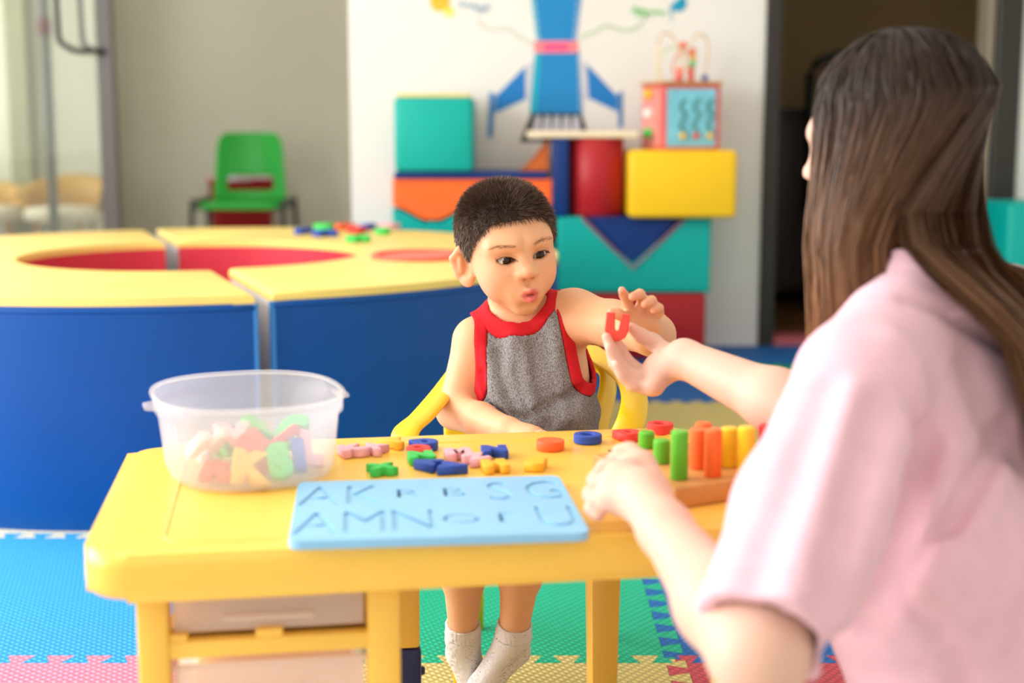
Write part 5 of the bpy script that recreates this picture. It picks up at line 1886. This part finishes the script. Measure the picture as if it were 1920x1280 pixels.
# ------------------------------------------------------------------ shorts and socks
fs = Field((-0.16, 1.90, 0.16), (0.20, 2.32, 0.42), 0.004)
fs.ell(W(1005, 880, 2.17), (0.098, 0.083, 0.072), k=0.04)
for sgn, knee in ((-1, W(868, 1010, 1.965)), (1, W(985, 1005, 1.955))):
    hip = hipz + Vector((sgn * 0.048, 0, -0.015))
    fs.cone(hip, hip * 0.35 + knee * 0.65, 0.062, 0.056, 0.03)
s, X, Y, Z = fs.sl(fs.lo, fs.lo + fs.h * fs.n)
fs.F = np.maximum(fs.F, -(fs.F + 0.006))
fs.F = np.maximum(fs.F, 1.985 - Y + 0 * X + 0 * Z).astype(np.float32)
me = fs.mesh('shorts'); smooth_mesh(me, 2)
obj('shorts', me, mat('denim_shorts', (84, 100, 128), 0.85, 0.12, 260), boy)
SOCK = mat('heather_sock_knit', (222, 216, 212), 0.9, 0.08, 420, bump=0.25, bscale=600, spec=0.1)
for li, (ank, heel, ball, toe, knee) in enumerate(LEG_PTS):
    fk = Field(np.min([A3(q) for q in (ank, heel, ball, toe)], 0) - 0.06, np.max([A3(q) for q in (ank, heel, ball, toe)], 0) + 0.08, 0.0026)
    mid = knee * 0.62 + ank * 0.38 + Vector((0, 0.010, 0))
    fk.cone(mid, ank, 0.0305, 0.0225, 0.015)
    fk.cone(ank, heel, 0.0225, 0.0210, 0.010)
    fk.cone(ank, ball, 0.0225, 0.0205, 0.012)
    fk.cone(heel, ball, 0.020, 0.0185, 0.012)
    fk.cone(ball, toe, 0.0205, 0.0155, 0.008)
    s, X, Y, Z = fk.sl(fk.lo, fk.lo + fk.h * fk.n)
    axis = (mid - ank).normalized()
    tt = (X - ank.x) * axis.x + (Y - ank.y) * axis.y + (Z - ank.z) * axis.z
    top = 0.030 if li == 0 else 0.028
    base = fk.F.copy()
    fk.F = np.maximum(np.maximum(base, -(base + 0.0035)), tt - (top - 0.021)).astype(np.float32)
    me = fk.mesh('sock'); smooth_mesh(me, 2)
    so = obj('sock', me, SOCK, boy)
    # ribbed cuff
    sx_ = Vector((1, 0, 0)); sx_ = (sx_ - axis * sx_.dot(axis)).normalized(); sy_ = axis.cross(sx_)
    uu = (X - ank.x) * sx_.x + (Y - ank.y) * sx_.y + (Z - ank.z) * sx_.z
    vv = (X - ank.x) * sy_.x + (Y - ank.y) * sy_.y + (Z - ank.z) * sy_.z
    ribs = 0.0009 * np.sin(np.arctan2(vv, uu) * 34)
    cuff = base - 0.0012 - ribs
    fk.F = np.maximum(np.maximum(np.maximum(cuff, -(base + 0.0035)), tt - top), (top - 0.022) - tt).astype(np.float32)
    me = fk.mesh('ribbed_cuff'); smooth_mesh(me, 1, 0.3)
    obj('ribbed_cuff', me, SOCK, so)

# ================================================================== THE TEACHER
lady = thing('person', 'woman with long brown hair in a pink blouse, seen from behind, holding up a letter', 'person', (0, 0, 0))
yaw_w = math.radians(-142)
WB = W(1676, 262, 1.52)
yaw_h = math.radians(-121)
WR = Matrix.Rotation(yaw_h, 3, 'Z') @ Matrix.Rotation(math.radians(10), 3, 'X')
WRn = np.array(WR, np.float32)
KW = 1.06                                   # adult head, a little larger
fw = Field((0.02, 0.98, 0.02), (0.80, 1.92, 1.02), 0.0036)
fwd = Vector((math.sin(yaw_w), -math.cos(yaw_w), 0))
lef = Vector((-fwd.y, fwd.x, 0))
nbw = W(1745, 545, 1.47)
shL, shR = W(1604, 712, 1.36), nbw + (-lef) * 0.165 + Vector((0, 0, -0.045)) + fwd * 0.02
pel = nbw - fwd * 0.10 + Vector((0, 0, -0.47))
elL, wrL = W(1422, 1232, 1.17), W(1247, 992, 1.355)
wrR, elR = W(1283, 672, 1.765), W(1585, 812, 1.60)
RT = Matrix.Rotation(yaw_w, 3, 'Z')
RTn = np.array(RT, np.float32)
chest = nbw * 0.66 + pel * 0.34 + fwd * 0.03
fw.ell(chest, (0.125, 0.078, 0.15), RTn, 0.03)
fw.ell(nbw * 0.36 + pel * 0.64 + fwd * 0.02, (0.110, 0.075, 0.14), RTn, 0.05)
fw.ell(pel, (0.155, 0.10, 0.11), RTn, 0.05)
fw.cone(shL, nbw, 0.040, 0.046, 0.03)
fw.cone(shR, nbw, 0.040, 0.046, 0.03)
fw.cone(nbw + Vector((0, 0, -0.03)), WB + Vector((0, 0, -0.075)) - fwd * 0.02, 0.056, 0.050, 0.03)
# arms
fw.cone(shL, elL, 0.038, 0.036, 0.02)
fw.cone(elL, elL * 0.62 + wrL * 0.38, 0.038, 0.037, 0.02)
fw.cone(elL * 0.62 + wrL * 0.38, wrL, 0.037, 0.0245, 0.02)
fw.cone(shR, elR, 0.046, 0.037, 0.03)
fw.cone(elR, elR * 0.6 + wrR * 0.4, 0.038, 0.036, 0.02)
fw.cone(elR * 0.6 + wrR * 0.4, wrR, 0.036, 0.0235, 0.02)
# left hand resting on the table, loosely closed
K = 0.005
hL = W(1205, 930, 1.43)
fw.cone(wrL, hL, 0.025, 0.026, 0.016)
fw.cone(hL, W(1165, 905, 1.465), 0.026, 0.022, 0.014)
fw.cone(W(1200, 880, 1.49), W(1150, 930, 1.44), 0.019, 0.017, 0.014)
fing = [([W(1190, 868, 1.50), W(1158, 860, 1.520), W(1138, 878, 1.515), W(1143, 900, 1.495)], 0.0096),
        ([W(1170, 880, 1.485), W(1135, 878, 1.500), W(1117, 900, 1.490), W(1126, 920, 1.475)], 0.0098),
        ([W(1158, 900, 1.465), W(1125, 905, 1.478), W(1108, 926, 1.468), W(1120, 944, 1.455)], 0.0094),
        ([W(1150, 925, 1.445), W(1122, 934, 1.452), W(1110, 952, 1.445), W(1122, 966, 1.436)], 0.0086)]
for pts, r in fing:
    fw.chain(pts, [r * 1.05, r, r * 0.92, r * 0.8], K)
fw.chain([W(1225, 905, 1.455), W(1206, 866, 1.50), W(1180, 846, 1.53), W(1160, 846, 1.54)], [0.0135, 0.0115, 0.0100, 0.0082], 0.006)
# right hand: palm up, thumb and two fingers pinch the letter
hR = W(1236, 692, 1.785)
fw.cone(wrR, hR, 0.0205, 0.0190, 0.014)
fw.cone(W(1254, 668, 1.80), W(1226, 722, 1.765), 0.0165, 0.0145, 0.012)
fw.cone(hR, W(1214, 712, 1.785), 0.0175, 0.0140, 0.010)
fw.chain([W(1212, 704, 1.795), W(1180, 682, 1.800), W(1163, 655, 1.796), W(1150, 631, 1.788)], [0.0098, 0.0086, 0.0078, 0.0064], 0.004)      # index
fw.chain([W(1208, 712, 1.785), W(1170, 694, 1.785), W(1149, 662, 1.781), W(1137, 631, 1.775)], [0.0098, 0.0088, 0.0080, 0.0064], 0.004)      # middle
fw.chain([W(1208, 722, 1.778), W(1172, 707, 1.776), W(1152, 680, 1.772), W(1142, 652, 1.768)], [0.0094, 0.0084, 0.0076, 0.0060], 0.004)      # ring
fw.chain([W(1214, 730, 1.768), W(1186, 722, 1.764), W(1166, 703, 1.760), W(1155, 682, 1.757)], [0.0084, 0.0076, 0.0068, 0.0054], 0.004)      # little
fw.chain([W(1252, 664, 1.805), W(1224, 640, 1.812), W(1202, 629, 1.806), W(1184, 614, 1.796)], [0.0130, 0.0106, 0.0094, 0.0072], 0.005)      # thumb
# head
s, X, Y, Z = fw.sl(A3(WB) - 0.15, A3(WB) + 0.16)
lx = (WRn[0, 0] * (X - WB.x) + WRn[1, 0] * (Y - WB.y) + WRn[2, 0] * (Z - WB.z)) / KW
ly = (WRn[0, 1] * (X - WB.x) + WRn[1, 1] * (Y - WB.y) + WRn[2, 1] * (Z - WB.z)) / KW
lz = (WRn[0, 2] * (X - WB.x) + WRn[1, 2] * (Y - WB.y) + WRn[2, 2] * (Z - WB.z)) / KW
fw.union(s, (head_sdf(lx, ly, lz, dict(lid_up=0.004, lid_dn=0.004, ears=False)) * KW).astype(np.float32), 0.015)
# legs folded under her, kneeling back on her heels
for sgn in (-1, 1):
    hip = pel + lef * (sgn * 0.085) + Vector((0, 0, -0.03))
    kne = hip + fwd * 0.30 + lef * (sgn * 0.03) + Vector((0, 0, -0.10)); kne.z = 0.075
    ank = hip - fwd * 0.06 + lef * (sgn * 0.01); ank.z = 0.05
    toe = ank - fwd * 0.14; toe.z = 0.035
    fw.cone(hip, kne, 0.085, 0.058, 0.03)
    fw.cone(kne, ank, 0.056, 0.036, 0.02)
    fw.cone(ank, toe, 0.034, 0.026, 0.02)
me = fw.mesh('body')
smooth_mesh(me, 1, 0.4)
Vw = verts_of(me)
Cw = np.tile(L3((228, 184, 164)), (len(Vw), 1))
Lw = to_local(Vw, WB, WRn) / KW
La = Lw.copy(); La[:, 0] = np.abs(La[:, 0])
Cw = blend(Cw, gauss(La, (0.040, -0.06, -0.030), (0.022, 0.03, 0.018)), (240, 170, 150), 0.5)
Cw = blend(Cw, np.exp(-np.maximum(0, ((La[:, 0] / 0.0155) ** 2 + ((La[:, 2] + 0.0525) / 0.0122) ** 2) - 0.55) * 5) * (La[:, 1] < -0.076), (206, 100, 100), 0.8)
for pts, _ in fing:
    Cw = blend(Cw, np.exp(-np.sum((Vw - A3(pts[-1])) ** 2, 1) / 0.012 ** 2), (236, 160, 140), 0.4)
for p in (W(1147, 628, 1.786), W(1137, 629, 1.778), W(1186, 622, 1.80), W(1222, 730, 1.765)):
    Cw = blend(Cw, np.exp(-np.sum((Vw - A3(p)) ** 2, 1) / 0.013 ** 2), (240, 168, 146), 0.4)
set_tint(me, Cw)
obj('body', me, skin_material('woman_skin'), lady)
for sd in (-1, 1):
    e = eyeball(lady, WB, WR, sd, (0, -1, -0.2))
    e.location = WB + WR @ (Vector((sd * EYE[0], EYE[1], EYE[2])) * KW)
    e.scale = (KW,) * 3
# a thin ring on the resting hand
rc = fing[2][0][0] * 0.55 + fing[2][0][1] * 0.45
rd = (fing[2][0][1] - fing[2][0][0]).normalized()
ra_ = Vector((0, 0, 1)); ra_ = (ra_ - rd * ra_.dot(rd)).normalized(); rb_ = rd.cross(ra_)
ringm = mat('silver', (190, 190, 188), 0.2, 0.02)
ringm.node_tree.nodes['Principled BSDF'].inputs['Metallic'].default_value = 1.0
obj('finger_ring', bm_tube([rc + ra_ * (0.0108 * math.cos(k * PI / 12)) + rb_ * (0.0108 * math.sin(k * PI / 12)) for k in range(24)], 0.0016, 8, closed=True), ringm, lady, True)

# ------------------------------------------------------------------ blouse
fb = Field((0.12, 1.00, 0.16), (0.82, 1.78, 0.80), 0.004)
fb.ell(chest, (0.152, 0.105, 0.165), RTn, 0.03)
fb.ell(nbw * 0.36 + pel * 0.64 + fwd * 0.02, (0.158, 0.112, 0.155), RTn, 0.05)
fb.ell(pel, (0.185, 0.13, 0.11), RTn, 0.05)
fb.cone(shL, nbw, 0.055, 0.056, 0.04)
fb.cone(shR, nbw, 0.055, 0.056, 0.04)
hemL = W(1438, 1195, 1.18)
fb.cone(shL, shL * 0.45 + hemL * 0.55, 0.056, 0.066, 0.016)
fb.cone(shL * 0.45 + hemL * 0.55, hemL + (hemL - shL).normalized() * 0.03, 0.066, 0.062, 0.02)
hemR = shR * 0.25 + elR * 0.75
fb.cone(shR, hemR, 0.054, 0.062, 0.03)
s, X, Y, Z = fb.sl(fb.lo, fb.lo + fb.h * fb.n)
# folds: creases that run from the armpit and hang down the back and sleeve
D = fb.F.copy()
fold = creased(D, fb.lo, fb.h, X, Y, Z, [
    ([(1745, 830), (1715, 900), (1690, 1000), (1662, 1085)], 0.009, -0.014), ([(1720, 880), (1690, 1000), (1662, 1085), (1610, 1165), (1552, 1250)], 0.0085, -0.020), ([(1745, 830), (1715, 900), (1690, 1000), (1662, 1085)], 0.022, -0.0240), ([(1662, 1085), (1620, 1160), (1560, 1245)], 0.017, -0.0300), ([(1790, 975), (1720, 1045), (1662, 1085)], 0.009, -0.0195),
    ([(1770, 840), (1745, 930), (1730, 1010)], 0.018, 0.0130), ([(1690, 820), (1650, 930), (1610, 1060)], 0.022, 0.0130), ([(1600, 740), (1560, 880), (1520, 1020), (1490, 1150)], 0.020, 0.0104),
    ([(1560, 720), (1500, 880), (1440, 1020), (1400, 1150)], 0.018, -0.0090), ([(1640, 760), (1600, 900), (1560, 1050), (1530, 1180)], 0.016, -0.0120), ([(1890, 800), (1830, 900), (1780, 985)], 0.012, -0.0180),
    ([(1880, 880), (1830, 980), (1760, 1050)], 0.020, 0.0117), ([(1700, 1110), (1790, 1080), (1890, 1090)], 0.022, 0.0117), ([(1662, 1090), (1750, 1160), (1810, 1270)], 0.011, -0.0150),
    ([(1700, 560), (1800, 600), (1900, 660)], 0.008, -0.0090), ([(1680, 640), (1720, 720), (1760, 830)], 0.020, 0.0078), ([(1820, 680), (1850, 780), (1900, 860)], 0.018, -0.0090)])
outer_d = D - fold
sl_ax = (hemL - shL).normalized()
tt = (X - hemL.x) * sl_ax.x + (Y - hemL.y) * sl_ax.y + (Z - hemL.z) * sl_ax.z
near_arm = sd_cone(X, Y, Z, A3(shL), A3(elL), 0.10, 0.10)
cutL = np.maximum(-tt, near_arm)                    # beyond the left hem
sr_ax = (hemR - shR).normalized()
tr_ = (X - hemR.x) * sr_ax.x + (Y - hemR.y) * sr_ax.y + (Z - hemR.z) * sr_ax.z
cutR = np.maximum(-tr_, sd_cone(X, Y, Z, A3(shR), A3(elR), 0.085, 0.085))
cavL = np.maximum(sd_cone(X, Y, Z, A3(shL), A3(elL), 0.040, 0.050), -0.16 - tt)
cavR = np.maximum(sd_cone(X, Y, Z, A3(shR), A3(elR), 0.040, 0.048), -0.10 - tr_)
cloth = np.maximum(outer_d, -np.minimum(cavL, cavR))
nkc = nbw + Vector((0, 0, 0.045))
nk = np.sqrt((X - nkc.x) ** 2 + (Y - nkc.y) ** 2 + ((Z - nkc.z) * 0.55) ** 2) - 0.066
hem_b = Z - 0.20 + 0 * X + 0 * Y
holes = np.minimum(np.minimum(cutL, cutR), np.minimum(nk, hem_b))
fb.F = np.maximum(cloth, -holes).astype(np.float32)
me = fb.mesh('blouse'); smooth_mesh(me, 2, 0.5)
PINKC = mat('pale_pink_cotton', (234, 190, 203), 0.85, 0.04, 40, bump=0.08, bscale=400, spec=0.2, sheen=0.15)
blouse = obj('blouse', me, PINKC, lady)
# sleeve hem band and collar
fb.F = np.maximum(np.maximum(np.maximum(outer_d - 0.0016, -(outer_d + 0.0132)), np.maximum(tt - 0.0004, -0.030 - tt)), near_arm).astype(np.float32)
me = fb.mesh('sleeve_hem'); smooth_mesh(me, 3, 0.5)
obj('sleeve_hem', me, PINKC, blouse)
b = bmesh.new()
rings = []
prof = [(0.058, 0.052), (0.062, 0.060), (0.068, 0.058), (0.080, 0.030), (0.090, 0.006), (0.094, -0.004), (0.090, -0.006), (0.080, 0.020), (0.068, 0.034), (0.060, 0.040)]
NC = 44
for k in range(NC + 1):
    a = PI / 2 + math.radians(28) + (2 * PI - math.radians(56)) * k / NC     # open at the front
    dirv = -fwd * math.cos(a - PI / 2 - PI) + lef * math.sin(a - PI / 2 - PI)
    ring = []
    for (r, z) in prof:
        ring.append(b.verts.new(nbw + dirv * r * (1.0 + 0.06 * math.cos(2 * a)) + Vector((0, 0, z - 0.012)) + fwd * 0.008 + (-lef * 0.0)))
    rings.append(ring)
for k in range(NC):
    for j in range(len(prof)):
        b.faces.new((rings[k][j], rings[k + 1][j], rings[k + 1][(j + 1) % len(prof)], rings[k][(j + 1) % len(prof)]))
b.faces.new(rings[0]); b.faces.new(rings[-1])
obj('collar', b, PINKC, blouse, True)
# trousers
fp_ = Field((0.10, 0.90, -0.0), (0.85, 1.85, 0.40), 0.006)
fp_.ell(pel, (0.172, 0.127, 0.122), RTn, 0.05)
for sgn in (-1, 1):
    hip = pel + lef * (sgn * 0.085) + Vector((0, 0, -0.03))
    kne = hip + fwd * 0.30 + lef * (sgn * 0.03) + Vector((0, 0, -0.10)); kne.z = 0.075
    ank = hip - fwd * 0.06 + lef * (sgn * 0.01); ank.z = 0.05
    fp_.cone(hip, kne, 0.092, 0.066, 0.03)
    fp_.cone(kne, ank, 0.062, 0.044, 0.02)
s, X, Y, Z = fp_.sl(fp_.lo, fp_.lo + fp_.h * fp_.n)
fp_.F = np.maximum(np.maximum(fp_.F, Z - 0.30 + 0 * X + 0 * Y), 0.002 - Z + 0 * X + 0 * Y).astype(np.float32)
me = fp_.mesh('trousers'); smooth_mesh(me, 2)
obj('trousers', me, mat('dark_denim', (44, 52, 74), 0.85, 0.1, 200), lady)

# ------------------------------------------------------------------ long straight hair
def hair_path(th, lay, rnd):
    """one hair: th runs round the head from the left temple (0) over the back to the right temple (1)"""
    a = math.radians(35 + 277 * th)                    # angle round the head from the face direction, to her left first
    r = 1.0 + 0.10 * lay
    part = Vector((0.004, -0.01, 0.0))
    pts = []
    dl = Vector((math.sin(a), -math.cos(a), 0))
    for q in (0.06, 0.3, 0.55, 0.8, 1.0):
        ph = q * PI / 2
        ep = Vector((dl.x * 0.073 * r * math.sin(ph), dl.y * 0.084 * r * math.sin(ph) + 0.012, 0.026 + 0.076 * r * math.cos(ph)))
        pts.append(WB + WR @ (ep * KW))
    return pts, a


NH = 12000
SEG = 18
paths = np.zeros((NH, SEG, 3), np.float32)
tints = np.zeros((NH, SEG, 3), np.float32)
side_v = np.zeros((NH, 1, 3), np.float32)
dark, mid_c, tip_c = L3((34, 23, 18)), L3((58, 38, 27)), L3((146, 98, 60))
def hair_strand(th, lay, rnd):
    pts, a = hair_path(th, lay, rnd)
    p = pts[-1]
    split = 0.44
    dp = (p - Vector((0, 0, CAM_Z))).dot(Vector((0, CP, -SP)))
    inn = 0.016 if lay < 0 else 0.0
    if th < split:
        # falls straight down in front of the left shoulder
        k = th / split
        u_end = 1513 + 169 * k + rnd[0] * (3 + 8 * k)
        e2 = W(u_end, 450, dp - 0.004 - lay * 0.006 + inn)
        e3 = W(u_end + 4, 560, dp + 0.004 - lay * 0.006 + inn)
        tail = []
        e4 = W(u_end + 6, 740 + 25 * rnd[1], dp + 0.03 + inn)
    else:
        # swept over the back towards the right shoulder
        k = (th - split) / (1 - split)
        u3 = 1765 + 165 * k ** 0.8 + rnd[0] * 12
        up_ = 960 + FPX * p.x / dp
        sm = min(1, k / 0.5) ** 2
        e2 = W((1692 + 178 * k) * (1 - sm) + (up_ + 14 * min(1, 2 * k)) * sm + rnd[0] * 7, 420, min(1.405 + 0.10 * k, dp - 0.004) - lay * 0.010 + inn)
        e3 = W(u3 + 10, 525, 1.370 + 0.12 * k - lay * 0.010 + inn)
        e4 = W(u3 + 148, 655 + 10 * rnd[1], 1.360 + 0.13 * k - lay * 0.010 + inn)
        tail = [W(u3 + 182, 850 + 40 * rnd[1], 1.375 + 0.10 * k - lay * 0.010 + inn)]
    e1 = p.lerp(e2, 0.45)
    return spline([Vector(q) for q in pts] + [e1, e2, e3, e4] + tail, 4), a


for n in range(NH):
    th = random.random()
    lay = 0.15 + 0.85 * random.random() ** 0.6
    rnd = (random.gauss(0, 1), random.random(), random.gauss(0, 1))
    sp, a = hair_strand(th, lay, rnd)
    idx = np.linspace(0, len(sp) - 1, SEG)
    wob = random.gauss(0, 0.0022)
    for i_, q in enumerate(idx):
        i0 = min(int(q), len(sp) - 2)
        v = sp[i0].lerp(sp[i0 + 1], q - i0)
        paths[n, i_] = (v.x + wob * math.sin(i_ * 0.6 + n), v.y + wob * math.cos(i_ * 0.5 + n), v.z)
    f_ = np.linspace(0, 1, SEG)[:, None]
    br = 0.72 + 0.55 * random.random()
    light = 0.35 + 0.65 * (random.random() if 0.08 < th < 0.9 else 1.0)
    c = dark * (1 - np.clip(f_ * 1.8, 0, 1)) + mid_c * np.clip(f_ * 1.8, 0, 1)
    c = c * (1 - np.clip((f_ - 0.45) * 1.9, 0, 1) * light) + tip_c * np.clip((f_ - 0.45) * 1.9, 0, 1) * light
    tints[n] = c * br
    out = Vector(paths[n, 5].tolist()) - WB
    side_v[n, 0] = (out.x + random.gauss(0, 0.03), out.y + random.gauss(0, 0.03), 0.02)
HM2 = hair_material('long_brown_hair', None, rough=0.5)
# an under-layer that fills the mass of hair
fh = Field((0.16, 1.26, 0.46), (0.80, 1.72, 1.02), 0.005)
s, X, Y, Z = fh.sl(A3(WB) - 0.15, A3(WB) + 0.16)
lx = (WRn[0, 0] * (X - WB.x) + WRn[1, 0] * (Y - WB.y) + WRn[2, 0] * (Z - WB.z)) / KW
ly = (WRn[0, 1] * (X - WB.x) + WRn[1, 1] * (Y - WB.y) + WRn[2, 1] * (Z - WB.z)) / KW
lz = (WRn[0, 2] * (X - WB.x) + WRn[1, 2] * (Y - WB.y) + WRn[2, 2] * (Z - WB.z)) / KW
cap = sd_ell(lx, ly, lz, A3((0, 0.012, 0.028)), (0.0690, 0.079, 0.071)) * KW
cap = np.maximum(cap, (-(lz + 0.75 * (ly + 0.035)) - 0.02) * 0.7)           # leaves the face free
fh.F[s] = np.minimum(fh.F[s], cap)
for th in np.linspace(0.03, 0.97, 26):
    sp, a = hair_strand(float(th), -0.15, (0, 0.5, 0))
    sp = sp[22::3]
    for i_ in range(len(sp) - 1):
        fh.cone(sp[i_], sp[i_ + 1], 0.0090, 0.0085, 0.010)
me = fh.mesh('hair'); smooth_mesh(me, 3, 0.5)
Vh = verts_of(me)
fz = np.clip((0.92 - Vh[:, 2]) / 0.30, 0, 1)[:, None]
set_tint(me, dark * (1 - fz) * 1.0 + mid_c * fz)
hw = obj('hair', me, HM2, lady)
ribbons('hair_strands', paths, np.interp(np.linspace(0, 1, SEG), [0, 0.8, 1], [0.0012, 0.0015, 0.0005]), tints, HM2, hw, side_v)

# ------------------------------------------------------------------ the red letter she holds
uo = W(1157, 612, 1.782)
b = bmesh.new()
k_ = 1.782 / FPX
outl = [(-22, 25), (-22, -8), (-17, -20), (-6, -27), (6, -27), (17, -20), (22, -8), (22, 25), (6.5, 25), (6.5, -5), (4, -10), (-4, -10), (-6.5, -5), (-6.5, 25)]
bb = bm_prism([(x * k_, z * k_) for (x, z) in outl], 'y', -0.0055, 0.0055, 0.0016, 2)
o = obj('foam_letter', bb, mat('coral_red_plastic', (244, 66, 48), 0.4, 0.02), None, False, uo)
o.rotation_euler = (math.radians(-6), math.radians(5), math.radians(-10))
tag(o, 'coral red letter U held up between the woman\u2019s fingers', 'letter')
